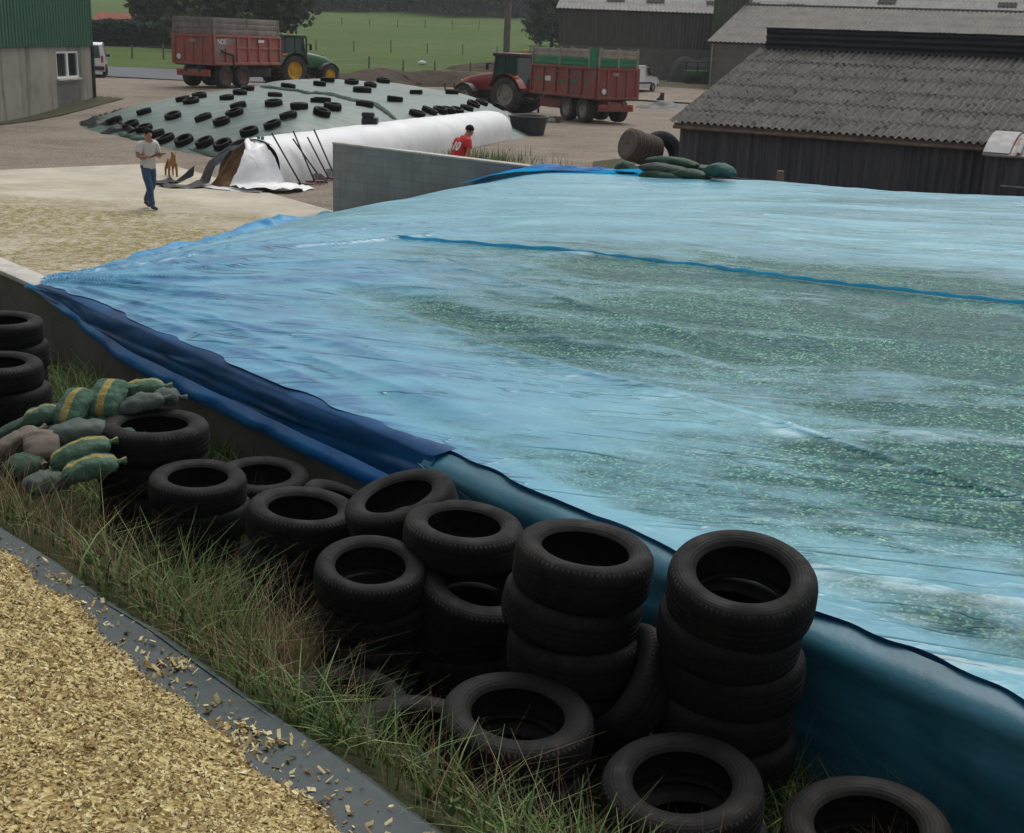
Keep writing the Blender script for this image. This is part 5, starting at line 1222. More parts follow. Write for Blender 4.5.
def tractor(loc,rz,label,paintm,rimm,roofm,front='weights'):
    t_=thing('tractor',label,'tractor',loc,rz,'tractors hitched to silage trailers')
    for sy in (-1,1):
        wheel(t_,(0,sy*.92,.88),.88,.56,rimm,20,sd=sy); wheel(t_,(2.65,sy*.88,.63),.63,.44,rimm,18,sd=sy)
    m=MB(); m.bbox((1.2,0,.85),(3.0,.5,.5),.05); m.tube([(0,-.7,.88),(0,.7,.88)],.16,10); m.tube([(2.65,-.7,.63),(2.65,.7,.63)],.11,10); m.bbox((2.65,0,.75),(.5,.45,.35),.04); m.build('chassis',M['dkmetal'],t_)
    m=MB(); P=[]
    for x,zb_,zt_,w in ((1.05,1.05,1.92,.46),(1.9,1.03,1.84,.44),(2.8,1.0,1.68,.41),(3.25,.98,1.52,.36),(3.42,1.0,1.3,.28)):
        P.append([(x,-w,zb_),(x,-w*1.02,(zb_+zt_)/2),(x,-w*.92,zt_-.12),(x,-w*.6,zt_),(x,w*.6,zt_),(x,w*.92,zt_-.12),(x,w*1.02,(zb_+zt_)/2),(x,w,zb_)])
    m.grid(P); m.add(P[-1],[tuple(range(8))]); m.add(P[0],[tuple(range(8))[::-1]])
    hood=m.build('bonnet',paintm,t_,True,50)
    m=MB(); m.bbox((3.40,0,1.18),(.06,.5,.3),.02); m.build('grille',M['dkmetal'],hood)
    for sy in (-1,1):
        m=MB(); m.bbox((3.41,sy*.2,1.42),(.06,.14,.09),.02); m.build('headlight',M['mark'],hood)
    # cab
    cz0,cz1=1.15,2.68
    cb_=MB(); cb_.bbox((.3,0,1.2),(1.5,1.3,.5),.06); cab=cb_.build('cab_base',paintm,t_)
    xb0,xb1,xt0,xt1=-.45,1.05,-.35,.92; wb,wt=.76,.68
    m=MB()
    B=[(xb0,-wb,1.4),(xb1,-wb,1.4),(xb1,wb,1.4),(xb0,wb,1.4),(xt0,-wt,cz1),(xt1,-wt,cz1),(xt1,wt,cz1),(xt0,wt,cz1)]
    m.add(B,[(3,2,1,0),(4,5,6,7),(0,1,5,4),(1,2,6,5),(2,3,7,6),(3,0,4,7)]); m.build('cab_glass',M['cabglass'],t_,False)
    m=MB()
    for a,b in ((0,4),(1,5),(2,6),(3,7)): m.tube([B[a],B[b]],.055,6)
    for sy in (-1,1): m.tube([(.35,sy*(wb+.005),1.4),(.35,sy*(wt+.005),cz1)],.035,6)
    for i in range(4): m.tube([B[i],B[(i+1)%4]],.05,6)
    m.build('cab_frame',M['dkmetal'],t_)
    m=MB(); m.bbox((.28,0,cz1+.1),(1.65,1.55,.2),.07); rf=m.build('cab_roof',roofm,t_)
    m=MB(); m.lathe([(0,0),(.07,0),(.06,.16),(0,.18)],10,0,Matrix.Translation((.0,-.55,cz1+.2))); m.build('beacon',M['beacon'],rf)
    for sy in (-1,1):
        m=MB(); rows=[]
        for k in range(11):
            a=R(20)+R(140)*k/10; rows.append([(1.02*math.cos(a),sy*y_,.88+1.0*math.sin(a)) for y_ in (.62,.66,1.18,1.22)])
        m.grid(rows); rows2=[[(x*.97,y,.88+(z-.88)*.97) for x,y,z in r_] for r_ in rows]; m.grid(rows2,flip=True); fd=m.build('mudguard',paintm,t_)
        m=MB(); m.bbox((-.6,sy*1.0,1.75),(.1,.3,.12),.02); m.build('tail_lamp',M['beacon'],fd)
        m=MB(); m.tube([(1.0,sy*.72,2.3),(1.15,sy*1.05,2.35)],.025,6); m.bbox((1.15,sy*1.12,2.2),(.05,.22,.34),.02); m.build('mirror',M['dkmetal'],t_)
        m=MB(); rows=[]
        for k in range(9):
            a=R(25)+R(130)*k/8; rows.append([(2.65+.70*math.cos(a),sy*y_,.63+.70*math.sin(a)) for y_ in (.66,1.1)])
        m.grid(rows); m.build('front_mudguard',M['dkmetal'],t_,True,None)
        m=MB(); m.bbox((.75,sy*.78,.8),(.55,.28,.5),.06); m.build('tank_step',M['dkmetal'],t_)
    m=MB(); m.tube([(1.25,-.58,1.5),(1.25,-.58,2.75)],[.06,.05],8); m.build('exhaust',M['dkmetal'],t_)
    m=MB()
    if front=='weights':
        m.bbox((3.65,0,.75),(.4,.8,.35),.03)
    else:
        m.bbox((3.6,0,.75),(.3,.7,.4),.03)
        for sy in (-1,1): m.tube([(3.6,sy*.4,.75),(4.3,sy*.4,.55),(4.4,sy*.42,1.2)],[.07,.06,.04],8)
        m.tube([(4.3,-.4,.55),(4.3,.4,.55)],.05,8)
    m.build('front_linkage',M['dkmetal'],t_)
    m=MB(); m.tube([(-.1,0,.75),(-1.0,0,.62)],.09,8)
    for sy in (-1,1): m.tube([(0,sy*.35,.65),(-.95,sy*.42,.6)],.05,8)
    m.build('rear_hitch',M['dkmetal'],t_)
    return t_
# trailer 1 heads right and away, trailer 2 heads left and away
h1=R(67); p1=np.array([-16.65,69.6]); 
trailer((p1[0],p1[1],Tz(*p1)+.04),h1,'red silage trailer with grey boards behind the green tractor',M['red'],1)
pt1=p1+np.array([math.cos(h1),math.sin(h1)])*5.35; ht1=R(47); pr1=pt1+np.array([math.cos(ht1),math.sin(ht1)])*1.0+np.array([-.25,.1])
tractor((pr1[0],pr1[1],Tz(*pr1)+.04),ht1,'green tractor with yellow wheels pulling the grey boarded trailer',M['jgreen'],M['yellow'],M['jgreen'])
h2=R(121); p2_=np.array([3.55,66.0])
trailer((p2_[0],p2_[1],Tz(*p2_)+.04),h2,'dark red silage trailer with green extension panels behind the red tractor',M['red2'],2)
pt2=p2_+np.array([math.cos(h2),math.sin(h2)])*5.7; ht2=R(146); pr2=pt2+np.array([math.cos(ht2),math.sin(ht2)])*1.25
tractor((pr2[0],pr2[1],Tz(*pr2)+.04),ht2,'red tractor with grey wheels pulling the green panelled trailer',M['redcab'],M['rimgrey'],M['maroon'],'link').scale=(1.08,1.08,1.1)
def van(loc,rz,label,L=4.2,H=1.8,Wd=1.75,boxy=False):
    v_=thing('van',label,'van',loc,rz)
    if boxy: prof=[(-L/2,.3),(-L/2,1.0),(-L/2+.12,H-.1),(-L/2+.35,H),(.6,H),(1.15,H-.15),(1.75,1.12),(L/2-.05,.95),(L/2,.6),(L/2-.05,.3)]
    else: prof=[(-L/2,.3),(-L/2-.02,1.0),(-L/2+.10,H-.12),(-L/2+.3,H),(.1,H+.02),(.55,H-.08),(1.25,1.14),(1.9,.98),(L/2-.02,.72),(L/2,.3)]
    m=MB(); n=len(prof); W=Wd/2; rows=[]
    for y,k,dz in ((-W*.86,.97,0),(-W,1,0),(W,1,0),(W*.86,.97,0)):
        rows.append([(x*(1 if abs(y)==W else .99),(y if z<1.1 else y*(1-.14*(z-1.1)/(H-1.1))),z+(0.0 if abs(y)==W else .02*(z>1.2))) for x,z in prof]+[])
    for r_ in rows: r_.append(r_[0])
    m.grid(rows); m.add(rows[0][:-1],[tuple(range(n))]); m.add(rows[-1][:-1],[tuple(range(n))[::-1]])
    m.build('body',M['whitepaint'],v_,True,40)
    def ywall(z): return W*(1 if z<1.1 else 1-.14*(z-1.1)/(H-1.1))+.006
    for sy in (-1,1):
        m=MB(); q=[(.25,1.12),(1.12,1.15),(.60,H-.16),(.22,H-.14)]
        m.add([(x,sy*ywall(z),z) for x,z in q],[(0,1,2,3) if sy<0 else (3,2,1,0)]); m.build('side_window',M['glass'],v_,False)
        m=MB(); m.box((-.1,sy*(W+.012),.62),(2.0,.03,.12)); m.build('rub_strip',M['dkmetal'],v_,False)
        m=MB(); m.bbox((1.05,sy*(W+.1),1.15),(.1,.2,.16),.03); m.build('mirror',M['dkmetal'],v_)
        for x in (-L/2+.75,L/2-.85):
            o=bpy.data.objects.new('wheel',None); COL.objects.link(o); o.parent=v_; o.location=(x,sy*(W-.08),.31); o.rotation_euler=(R(90)*-sy,0,0)
            mm=MB(); mm.lathe([(.19,-.09),(.28,-.10),(.31,-.07),(.31,.07),(.28,.10),(.19,.09)],24,closed=True); mm.build('tyre',M['rubber'],o)
            mm=MB(); mm.lathe([(.2,.08),(.18,.06),(.05,.08),(0,.08)],24); mm.build('rim',M['rimgrey'],o)
        m=MB(); m.bbox((-L/2-.01,sy*(W-.14),1.0),(.05,.12,.38),.02); m.build('tail_lamp',M['lampred'],v_)
    m=MB(); m.add([(-L/2-.03,-W*.72,1.06),(-L/2-.03,W*.72,1.06),(-L/2+.085,W*.66,H-.16),(-L/2+.085,-W*.66,H-.16)],[(3,2,1,0)]); m.build('rear_window',M['cabglass'],v_,False)
    m=MB(); m.add([(1.27,-W*.8,1.16),(1.27,W*.8,1.16),(.60,W*.72,H-.08),(.60,-W*.72,H-.08)],[(0,1,2,3)]); m.build('windscreen',M['glass'],v_,False)
    m=MB(); m.bbox((-L/2-.03,0,.48),(.14,Wd*.96,.22),.03); m.bbox((L/2,0,.45),(.12,Wd*.94,.22),.03); m.build('bumper',M['dkmetal'],v_)
    return v_
pv=atY(97,75,77.5); van((pv[0]-.35,77.5,Tz(pv[0],77.5)+.1),R(106),'white van seen from behind beside the green clad barn',4.4,1.9,1.8,True)
pv=atY(648,89,94); van((pv[0]-1.0,93.6,Tz(pv[0],93.6)+.12),R(58),'small white van behind the green panelled trailer')
# small green farm implement
pg=atY(696,80,106.5); zg=Tz(pg[0],106.5)+.12
im=thing('farm_trailer','small green frame trailer parked below the boarded barn','farm trailer',(pg[0]-.9,106.5,zg),R(-6))
m=MB(); m.bbox((.9,0,.75),(2.0,1.2,.55),.03); m.build('box_body',M['jgreen'],im)
for x in (0,.95,1.9):
    m=MB(); m.tube([(x,-.6,.9),(x,-.6,1.75)],.05,6); m.tube([(x,.6,.9),(x,.6,1.75)],.05,6); m.tube([(x,-.6,1.72),(x,.6,1.72)],.05,6); m.build('hoop',M['dkmetal'],im)
m=MB(); m.tube([(0,-.6,1.7),(1.9,-.6,1.7)],.05,6); m.tube([(0,-.6,1.3),(1.9,-.6,1.3)],.04,6); m.build('rail',M['dkmetal'],im)
for sx in (.2,1.6):
    m=MB(); m.lathe([(.05,-.09),(.24,-.10),(.30,-.07),(.30,.07),(.24,.10),(.05,.09)],18,0,Matrix.Translation((sx,-.62,.3))@Matrix.Rotation(PI/2,4,'X')); m.build('wheel',M['rubber'],im)

# ------------------------------------------------------------------ pole, fences, hedge, trees
pp=atY(508,52,82); m=MB(); zp=Tz(pp[0],82); m.tube([(0,0,-.2),(0,0,4),(.02,0,12)],[.24,.21,.15],12); po=m.build('utility_pole',M['woodpole'],None,loc=(pp[0]-.1,82,zp)); tag(po,'tall bare utility pole behind the red tractor','pole')
m=MB(); m.box((0,-.02,10.6),(1.4,.1,.12)); m.build('crossarm',M['woodpole'],po,False)
def fence(name,label,pts,ph,pr,wires):
    f_=thing(name,label,'fence',(0,0,0)); top=[]
    for (x,y) in pts:
        z=Tz(x,y)+.05; h_=ph*random.uniform(.85,1.15); m=MB(); m.tube([(x,y,z-.2),(x+random.uniform(-.06,.06),y,z+h_)],[pr,pr*.85],7); m.build('post',M['wood'],f_); top.append((x,y,z+h_*.8))
    for k in range(wires):
        m=MB(); m.tube([(a,b,c-.35*k) for a,b,c in top],.012,4); m.build('wire',M['galv'],f_)
fence('wire_fence','post and wire fence along the brown earth bank',[(-15,96),(-12,99),(-9.6,101),(-7.2,102.5),(-4.4,103),(-1.5,104)],1.3,.07,2)
fence('wire_fence','long wire fence crossing the middle of the pasture',[(x,178+.35*x+5*math.sin(x*.05)) for x in np.linspace(-40,14,13)],1.4,.075,2)
fence('wire_fence','distant wire fence below the far wood',[(x,255+.3*x) for x in np.linspace(-50,16,14)],1.5,.09,2)
fence('wire_fence','wire fence on the grass verge beside the lane',[(-37,112),(-34.2,112.5),(-31.6,113),(-28.6,113.5),(-24,114)],1.3,.09,2)
pw_=atY(422,51,128); m=MB(); zw=Tz(pw_[0],128); rows=[]
bag_mesh(1.9,.9,.9,M['bag'],'white_bale',None,seed=4); o=bpy.data.objects['white_bale']; o.location=(pw_[0],128,zw+.2); o.scale=(.42,.42,.42); tag(o,'small white wrapped bale lying alone in the pasture','bale')
def leafcloud(P,n,size,mat,name,parent=None,flat=.6,seed=0):
    rg=np.random.default_rng(seed); n=len(P)
    d=rg.normal(size=(n,3)); d/=np.linalg.norm(d,axis=1)[:,None]; d[:,2]=np.abs(d[:,2])*.8+.2
    a=np.cross(d,rg.normal(size=(n,3))); a/=np.linalg.norm(a,axis=1)[:,None]; b=np.cross(d,a); s=size*rg.uniform(.6,1.4,n)[:,None]
    V=np.stack([P-a*s,P-b*s*flat,P+a*s,P+b*s*flat],1).reshape(-1,3); Fq=np.arange(n*4).reshape(-1,4)
    return npmesh(name,V,Fq,mat,False,parent)
tag(leafcloud(WEED,len(WEED),.017,M['leafmid'],'low_weeds',seed=9),'low leafy weeds matted under the grass on the bank','weeds',kind='stuff')
def crown_pts(n,rx,rz,cz_,seed,nl=14):
    rg=np.random.default_rng(seed); out=[]
    for k in range(nl):
        d=rg.normal(size=3); d/=np.linalg.norm(d); c=np.array([d[0]*rx*.62,d[1]*rx*.62,cz_+d[2]*rz*.62]); r=rg.uniform(.28,.5)
        q=rg.normal(size=(n//nl,3)); q/=np.linalg.norm(q,axis=1)[:,None]; q*=rg.uniform(.45,1.05,(n//nl,1))
        out.append(c+q*np.array([rx*r,rx*r,rz*r]))
    return np.concatenate(out)
def make_tree(seed,rx,rz,cz_,n,size,mat,trunk=.35):
    t_=bpy.data.objects.new('broadleaf_tree',None); COL.objects.link(t_)
    m=MB(); m.tube([(0,0,-.4),(.1,0,cz_*.45),(.0,.1,cz_)],[trunk,trunk*.75,trunk*.35],9)
    rg=random.Random(seed)
    for k in range(6):
        a=k*PI/3+rg.random(); m.tube([(0,0,cz_*(.35+.06*k)),(math.cos(a)*rx*.35,math.sin(a)*rx*.35,cz_*(.7+.04*k)),(math.cos(a)*rx*.7,math.sin(a)*rx*.7,cz_+rz*.2)],[trunk*.4,trunk*.25,trunk*.1],6)
    m.build('trunk',M['bark'],t_); leafcloud(crown_pts(n,rx,rz,cz_,seed),n,size,mat,'crown',t_,seed=seed)
    return t_
kinds=[make_tree(11,6.5,6.5,7.2,5200,.42,M['leafdark'],.45),make_tree(12,5.5,7.5,7.5,4800,.42,M['leafdark'],.4),make_tree(13,2.6,2.6,2.9,2600,.22,M['leafmid'],.15)]
tl=[]
def tree(k,x,y,s,label,group=None):
    o=kinds[k] if k not in tl else copy_tree(kinds[k]); tl.append(k)
    o.location=(x,y,Tz(x,y)-.15); o.scale=(s,s,s*random.uniform(.9,1.1)); o.rotation_euler=(0,0,random.uniform(0,6)); tag(o,label,'tree',group)
p=atY(257,18,150); tree(0,p[0],150,1.05,'large dark tree spreading behind the green tractor')
p=atY(210,18,172); tree(1,p[0],172,1.15,'dark tree standing left behind the red trailer with grey boards')
p=atY(176,18,168); tree(0,p[0],168,.95,'dark rounded tree above the right end of the hedge')
p=atY(181,14,140); tree(2,p[0],140,1.0,'pale green bush poking up behind the rear of the grey boarded trailer')
p=atY(252,17,118); tree(2,p[0],118,.85,'yellow green bush just above the trailer front')
p=atY(541,28,205); tree(2,p[0],205,.8,'small dark bush alone near the boarded barn corner')
p=atY(553,14,190); tree(0,p[0],190,.75,'dark tree beside the left edge of the boarded barn')
ords2=['first','second','third','fourth','fifth','sixth','seventh','eighth','ninth','tenth','eleventh','twelfth','thirteenth','fourteenth','fifteenth','sixteenth','seventeenth','eighteenth','nineteenth','twentieth']
for i,px in enumerate(np.linspace(283,575,20)):
    p=atY(px,10,322+random.uniform(-8,12)); tree(i%2,p[0],p[1],random.uniform(.95,1.3),'dark tree in the far wood edge, %s counted from the left'%ords2[i],'trees of the far wood edge')
# far wood mass behind
P=[]
for k in range(300):
    x=random.uniform(-62,60); y=random.uniform(338,372); z=Tz(x,y)
    P.append(np.array([x,y,z+5])+np.random.default_rng(k).normal(size=(70,3))*np.array([3.2,3.2,4.2]))
P=np.concatenate(P); P=P[P[:,2]>T(P[:,0],P[:,1])]
tag(leafcloud(P,len(P),1.1,M['leafdark'],'far_wood',seed=5),'dark far wood along the top of the pasture','wood',kind='stuff')
# hedge
a=atY(88,40,152); b=atY(172,40,152); P=[]
rg=np.random.default_rng(4); n=9000
x=rg.uniform(a[0]-6,b[0]+3,n); y=150+rg.normal(0,.6,n); h=rg.uniform(0,1,n)**.7*2.9*(.93+.12*vn(x*.5,x*0,3)); P=np.stack([x,y,T(x,y)+h],1)
hg=leafcloud(P,n,.2,M['hedge'],'leaves',seed=6)
hd=thing('hedge','clipped dark green hedge below the red roofed hut','hedge',(0,0,0)); hg.parent=hd
m=MB(); m.box(((a[0]+b[0])/2,150,Tz(-30,150)+1.2),(b[0]-a[0]+8,.7,2.6)); m.build('stems',M['hedge'],hd,False)

# ------------------------------------------------------------------ people and dog
def skinned(name,nodes,edges,root,mat,parent,levels=2):
    me=bpy.data.meshes.new(name); keys=list(nodes); idx={k:i for i,k in enumerate(keys)}
    me.from_pydata([nodes[k][:3] for k in keys],[(idx[a],idx[b]) for a,b in edges],[]); me.materials.append(mat)
    o=bpy.data.objects.new(name,me); COL.objects.link(o)
    md=o.modifiers.new('s','SKIN'); md.use_smooth_shade=True; md.branch_smoothing=.6
    for k in keys:
        v_=me.skin_vertices[0].data[idx[k]]; rr_=nodes[k][3]; v_.radius=rr_ if hasattr(rr_,'__len__') else (rr_,rr_)
        v_.use_root=(k==root)
    sb_=o.modifiers.new('d','SUBSURF'); sb_.levels=levels; sb_.render_levels=levels
    dg=bpy.context.evaluated_depsgraph_get(); dg.update(); m2=bpy.data.meshes.new_from_object(o.evaluated_get(dg)); o.modifiers.clear(); o.data=m2; m2.name=name
    m2.polygons.foreach_set('use_smooth',[True]*len(m2.polygons))
    o.parent=parent; return o
def hand(nodes,edges,key,dirv,side,pref):
    b=Vector(nodes[key][:3]); d=Vector(dirv).normalized(); s=Vector(side).normalized(); up=d.cross(s)
    for i,(off,L) in enumerate(((-.03,.07),(-.01,.085),(.01,.08),(.03,.06))):
        p1_=b+d*.05+s*off; p2_=p1_+d*L*.6+up*-.008; p3_=p2_+d*L*.35+up*-.03
        for j,pp_ in enumerate((p1_,p2_,p3_)): nodes[f'{pref}f{i}{j}']=(*pp_,.010)
        edges+= [(key,f'{pref}f{i}0'),(f'{pref}f{i}0',f'{pref}f{i}1'),(f'{pref}f{i}1',f'{pref}f{i}2')]
    p1_=b+d*.0+s*-.045; p2_=p1_+d*.045+s*-.02
    nodes[pref+'t0']=(*p1_,.012); nodes[pref+'t1']=(*p2_,.010); edges+=[(key,pref+'t0'),(pref+'t0',pref+'t1')]
def person(loc,rz,label,J,shirt,legs_mat,shorts=False,sc=1.0):
    p_=thing('person',label,'person',loc,rz); p_.scale=(sc,sc,sc)
    nd={k:v for k,v in J.items()}
    ed=[('pel','sp'),('sp','ch'),('ch','nk'),('nk','hd'),('hd','ht'),('hd','nose')]
    for s in 'LR': ed+=[('ch','sh'+s),('sh'+s,'el'+s),('el'+s,'wr'+s),('wr'+s,'ha'+s),('pel','hp'+s),('hp'+s,'kn'+s),('kn'+s,'an'+s),('an'+s,'to'+s)]
    for s,sg in (('L',1),('R',-1)):
        d=Vector(J['ha'+s][:3])-Vector(J['wr'+s][:3]); sd=Vector((0,1,0)) if abs(d.normalized().y)<.8 else Vector((1,0,0)); hand(nd,ed,'ha'+s,d,sd*sg*(-1),s)
    body=skinned('body',nd,ed,'pel',M['skin'],p_)
    def grow(v,g): r_=v[3]; return (*v[:3],(tuple(q+g for q in r_) if hasattr(r_,'__len__') else r_+g))
    bv=np.array([v.co[:] for v in body.data.vertices]); bn_=np.array([v.normal[:] for v in body.data.vertices])
    bones=[('pel','sp'),('sp','ch'),('ch','nk'),('nk','hd')]+[(a+q,b+q) for q in 'LR' for a,b in (('sh','el'),('el','wr'),('wr','ha'),('hp','kn'),('kn','an'),('an','to'))]+[('ch','shL'),('ch','shR'),('pel','hpL'),('pel','hpR')]
    D=[];TT=[]
    for a,b in bones:
        A=np.array(J[a][:3]); B=np.array(J[b][:3]); tq=np.clip(((bv-A)@(B-A))/((B-A)@(B-A)),0,1); TT.append(tq); D.append(np.linalg.norm(bv-(A+tq[:,None]*(B-A)),axis=1))
    D=np.array(D); TT=np.array(TT); nb_=D.argmin(0); tb_=TT[nb_,np.arange(len(bv))]; nm_=[bones[i] for i in nb_]
    def garment(name,fn,off,mat):
        keep=np.array([fn(nm_[i],tb_[i],bv[i]) for i in range(len(bv))]); P=bv+bn_*off
        P+=bn_*.012*(np.array([vn(p[0]*9+p[2]*3,p[2]*14+p[1]*8,7) for p in bv])-.4)[:,None]
        idx=-np.ones(len(bv),int); m=MB(); fs=[f.vertices[:] for f in body.data.polygons if keep[list(f.vertices)].any()]
        used=sorted({i for f in fs for i in f}); idx[used]=range(len(used)); m.add([P[i] for i in used],[tuple(idx[i] for i in f) for f in fs]); return m.build(name,mat,p_,True,None)
    pz=J['pel'][2]
    def f_shirt(bn,t,p):
        if bn[0] in ('pel','sp') and bn[1] in ('sp','ch'): return p[2]>pz-.05
        if bn==('ch','nk'): return t<.62
        if bn[0]=='ch': return True
        if bn[0]=='pel' and bn[1][:2]=='hp': return p[2]>pz-.06
        return bn[0][:2]=='sh' and t<.62
    def f_leg(bn,t,p):
        if bn[0]=='pel': return p[2]<pz+.07
        if bn[0][:2]=='hp': return t<.86 or not shorts
        return (not shorts) and bn[0][:2]=='kn' and t<.93
    garment('shorts' if shorts else 'trousers',f_leg,.014,legs_mat); garment('shirt',f_shirt,.027,shirt)
    for s in 'LR':
        a_=Vector(J['an'+s][:3]); t2=Vector(J['to'+s][:3]); d=(t2-a_); d.z=0; d=d.normalized() if d.length>1e-4 else Vector((1,0,0))
        heel=a_-d*.05; zz_=min(a_.z,t2.z)
        skinned('shoe',{'h':(*(a_+Vector((0,0,-.01))-d*.03),(.05,.05)),'m':(*(a_.lerp(t2,.5)+Vector((0,0,.0))),(.05,.045)),'t':(*(t2+d*.03),(.045,.032))},[('h','m'),('m','t')],'h',M['shoe'],p_)
    # hair cap
    h=Vector(J['hd'][:3]); t2=Vector(J['ht'][:3]); c_=h.lerp(t2,.62); upv=(t2-h).normalized(); fwv=(Vector(J['nose'][:3])-h); fwv=(fwv-upv*fwv.dot(upv)).normalized(); lf=upv.cross(fwv)
    m=MB(); rows=[]
    for i in range(9):
        ph_=R(108)*i/8; row=[]
        for k in range(25):
            a=2*PI*k/24; fr2=1 if math.cos(a)<.35 else max(.50,1-.75*(math.cos(a)-.35)); ph2=ph_*fr2
            r_=1+.06*vn(i*2.1,k*1.3,5); v_=c_-fwv*.012+(fwv*math.cos(a)*.096+lf*math.sin(a)*.089)*math.sin(ph2)*r_+upv*(.098*math.cos(ph2)*r_+.004)
            row.append(v_)
        rows.append(row)
    m.grid(rows); m.build('hair',M['hair'],p_,True,None)
    # eyes, ears
    for sg in (-1,1):
        m=MB(); e_=h.lerp(t2,.38)+fwv*.088+lf*.033*sg; m.lathe([(0,-.01),(.010,-.004),(.012,0),(.008,.006),(0,.008)],10,0,Matrix.Translation(e_)); m.build('eye',M['hair'],body)
        m=MB(); e_=h.lerp(t2,.25)+lf*.088*sg-fwv*.005; m.bbox(e_,(.035,.018,.06),.008); m.build('ear',M['skin'],body)
    m=MB(); e_=h.lerp(t2,-.05)+fwv*.088; m.bbox(e_,(.012,.05,.012),.004); m.build('mouth',M['rimred'],body)
    return p_
Jm={'pel':(0,0,.97,.125),'sp':(-.01,0,1.15,.118),'ch':(.0,0,1.33,.128),'nk':(.03,0,1.475,.062),'hd':(.055,0,1.56,.085),'ht':(.065,0,1.68,.08),'nose':(.155,0,1.59,.018),
 'shL':(.0,.19,1.40,.07),'shR':(.0,-.19,1.40,.07),'elL':(.03,.27,1.14,.05),'elR':(.0,-.26,1.13,.05),'wrL':(.25,.12,1.13,.034),'wrR':(.24,-.10,1.15,.034),'haL':(.32,.06,1.15,.036),'haR':(.31,-.03,1.17,.036),
 'hpL':(0,.095,.90,.095),'hpR':(0,-.095,.90,.095),'knL':(.0,.085,.50,.062),'knR':(.12,-.07,.50,.062),'anL':(-.24,.07,.15,.045),'anR':(.16,-.05,.08,.045),'toL':(-.12,.07,.04,.035),'toR':(.30,-.05,.035,.035)}
pm=at(150,209,.06); man=person((pm[0],pm[1],.06),R(-38),'person in off white shirt and blue jeans walking on the pale concrete',Jm,M['wshirt'],M['jeans'])
# tablet held by the man
hx=Vector((.36,.02,1.19)); hw=Matrix.Rotation(R(-38),4,'Z')@hx
m=MB(); m.bbox((0,0,0),(.2,.26,.02),.006); o=m.build('tablet',M['device']); o.location=(pm[0]+hw.x,pm[1]+hw.y,1.25); o.rotation_euler=(0,R(-22),R(-38)); tag(o,'black handheld device held by the person in the off white shirt','device')
Jb={'pel':(-.05,0,.94,.12),'sp':(.0,0,1.11,.112),'ch':(.10,0,1.28,.122),'nk':(.19,0,1.40,.06),'hd':(.24,0,1.47,.083),'ht':(.285,0,1.585,.079),'nose':(.345,0,1.465,.018),
 'shL':(.11,.17,1.34,.065),'shR':(.11,-.17,1.34,.065),'elL':(.0,.25,1.11,.045),'elR':(.08,-.24,1.09,.045),'wrL':(-.02,.25,.87,.032),'wrR':(.13,-.23,.85,.032),'haL':(.0,.245,.79,.034),'haR':(.15,-.225,.77,.034),
 'hpL':(-.05,.09,.88,.09),'hpR':(-.05,-.09,.88,.09),'knL':(.06,.09,.49,.06),'knR':(-.02,-.09,.49,.06),'anL':(.06,.09,.08,.042),'anR':(-.16,-.09,.10,.042),'toL':(.2,.09,.035,.034),'toR':(-.03,-.09,.035,.034)}
pb_=atY(460,150,30.4); rzb=R(38)
boy=person((pb_[0]-.02,30.4,.06),rzb,'person in red numbered shirt and dark shorts leaning forward behind the block wall',Jb,M['rshirt'],M['shorts'],True,1.13)
sh_=[c for c in boy.children if c.name.startswith('shirt')][0]
bn=Vector((-math.cos(R(28)),0,math.sin(R(28))))
MX=Matrix(((0,-math.sin(R(28))*-1,-math.cos(R(28)),-.085),(-1,0,0,0),(0,math.cos(R(28)),math.sin(R(28)),1.19),(0,0,0,1)))
MX=Matrix(((0,math.sin(R(28)),-math.cos(R(28)),-.075),(-1,0,0,0),(0,math.cos(R(28)),math.sin(R(28)),1.20),(0,0,0,1)))
text_mesh('10',.26,M['mark'],sh_,'shirt_number',MX,.012)
# ginger dog
pd=at(172,177,.04)
dg_=thing('dog','ginger dog standing on the gravel near the open silage bag','dog',(pd[0],pd[1],.04),R(-62))
nd={'hip':(-.28,0,.47,.09),'bel':(-.08,0,.45,.085),'che':(.16,0,.45,.125),'nek':(.28,0,.58,.065),'hea':(.36,0,.67,.072),'muz':(.475,0,.635,.038),
 't0':(-.40,0,.50,.03),'t1':(-.52,0,.42,.022),'t2':(-.58,0,.32,.014)}
ed=[('hip','bel'),('bel','che'),('che','nek'),('nek','hea'),('hea','muz'),('hip','t0'),('t0','t1'),('t1','t2')]
for s,sg in (('l',1),('r',-1)):
    nd.update({'fs'+s:(.17,.10*sg,.34,.055),'fe'+s:(.14,.115*sg,.20,.04),'fp'+s:(.16,.115*sg,.05,.034),'ft'+s:(.21,.115*sg,.025,.034),
      'hk'+s:(-.20,.10*sg,.30,.06),'hh'+s:(-.36,.11*sg,.18,.034),'hp'+s:(-.34,.11*sg,.05,.03),'hf'+s:(-.28,.11*sg,.025,.032),'er'+s:(.335,.06*sg,.735,.024),'ep'+s:(.34,.085*sg,.755,.012)})
    ed+=[('che','fs'+s),('fs'+s,'fe'+s),('fe'+s,'fp'+s),('fp'+s,'ft'+s),('hip','hk'+s),('hk'+s,'hh'+s),('hh'+s,'hp'+s),('hp'+s,'hf'+s),('hea','er'+s),('er'+s,'ep'+s)]
dg_.scale=(.88,.88,.92); bdy=skinned('body',nd,ed,'bel',M['fur'],dg_)
m=MB(); m.bbox((.515,0,.64),(.03,.035,.028),.01); m.build('nose',M['hair'],bdy)
for sg in (-1,1):
    m=MB(); m.bbox((.422,.04*sg,.70),(.016,.016,.016),.006); m.build('eye',M['hair'],bdy)

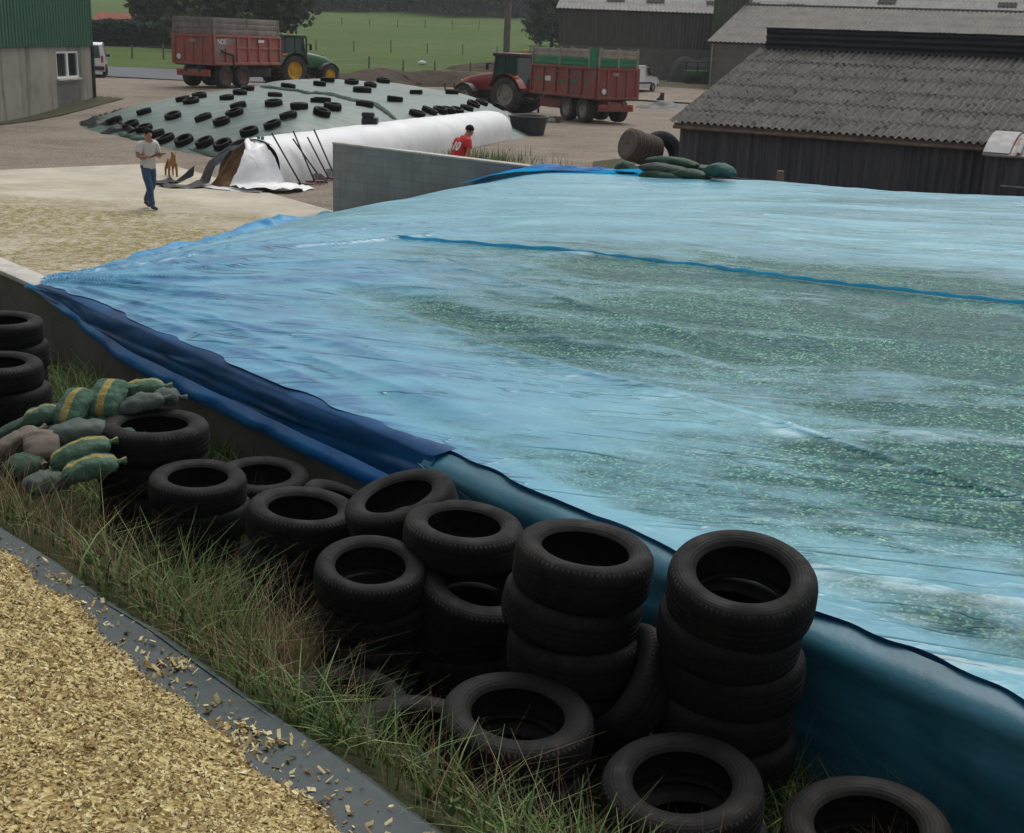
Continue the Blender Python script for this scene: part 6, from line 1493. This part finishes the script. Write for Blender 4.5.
# ------------------------------------------------------------------ light, sky, camera
SUN_EL,SUN_AZ=R(60),R(-20)      # azimuth measured from +Y towards -X
w=bpy.data.worlds.new('World'); S.world=w; w.use_nodes=True; nt_=w.node_tree
sky=nt_.nodes.new('ShaderNodeTexSky'); sky.sky_type='NISHITA'; sky.sun_disc=False; sky.sun_elevation=SUN_EL; sky.sun_rotation=-SUN_AZ; sky.dust_density=4; sky.air_density=1.2; sky.ozone_density=1
hs=nt_.nodes.new('ShaderNodeHueSaturation'); hs.inputs['Saturation'].default_value=.16
nt_.links.new(sky.outputs[0],hs.inputs['Color']); nt_.links.new(hs.outputs[0],nt_.nodes['Background'].inputs[0]); nt_.nodes['Background'].inputs[1].default_value=.10
sl_=bpy.data.lights.new('sun','SUN'); sl_.energy=1.25; sl_.angle=R(38); sl_.color=(1,.96,.9); so=bpy.data.objects.new('sun',sl_); COL.objects.link(so)
sd=Vector((-math.sin(SUN_AZ)*math.cos(SUN_EL),math.cos(SUN_AZ)*math.cos(SUN_EL),math.sin(SUN_EL))); so.rotation_euler=sd.to_track_quat('Z','Y').to_euler()
cam=bpy.data.cameras.new('camera'); cam.sensor_width=36; cam.lens=36*F/1024; cam.clip_end=3000; cam.clip_start=.05
co=bpy.data.objects.new('camera',cam); COL.objects.link(co); S.camera=co
co.matrix_world=Matrix(((cr[0],cu[0],-fw[0],0),(cr[1],cu[1],-fw[1],0),(cr[2],cu[2],-fw[2],CAMZ),(0,0,0,1)))
S.view_settings.view_transform='Standard'; S.view_settings.look='None'; S.view_settings.gamma=1; S.view_settings.exposure=0.45
S.render.engine='CYCLES'; S.cycles.max_bounces=6; S.cycles.transparent_max_bounces=4

# ------------------------------------------------------------------ thin air over the pasture
m=MB(); m.box((0,420,60),(1000,1100,150)); hm=bpy.data.materials.new('thin haze'); hm.use_nodes=True; ht_=hm.node_tree; ht_.nodes.remove(ht_.nodes['Principled BSDF'])
pv_=ht_.nodes.new('ShaderNodeVolumePrincipled'); pv_.inputs['Color'].default_value=(.86,.9,.95,1); pv_.inputs['Density'].default_value=.0003; pv_.inputs['Anisotropy'].default_value=.2
ht_.links.new(pv_.outputs[0],ht_.nodes['Material Output'].inputs['Volume']); hz_=m.build('haze',hm,None,False); hz_['kind']='stuff'; hz_['label']='thin pale haze in the air over the pasture'; hz_['category']='haze'
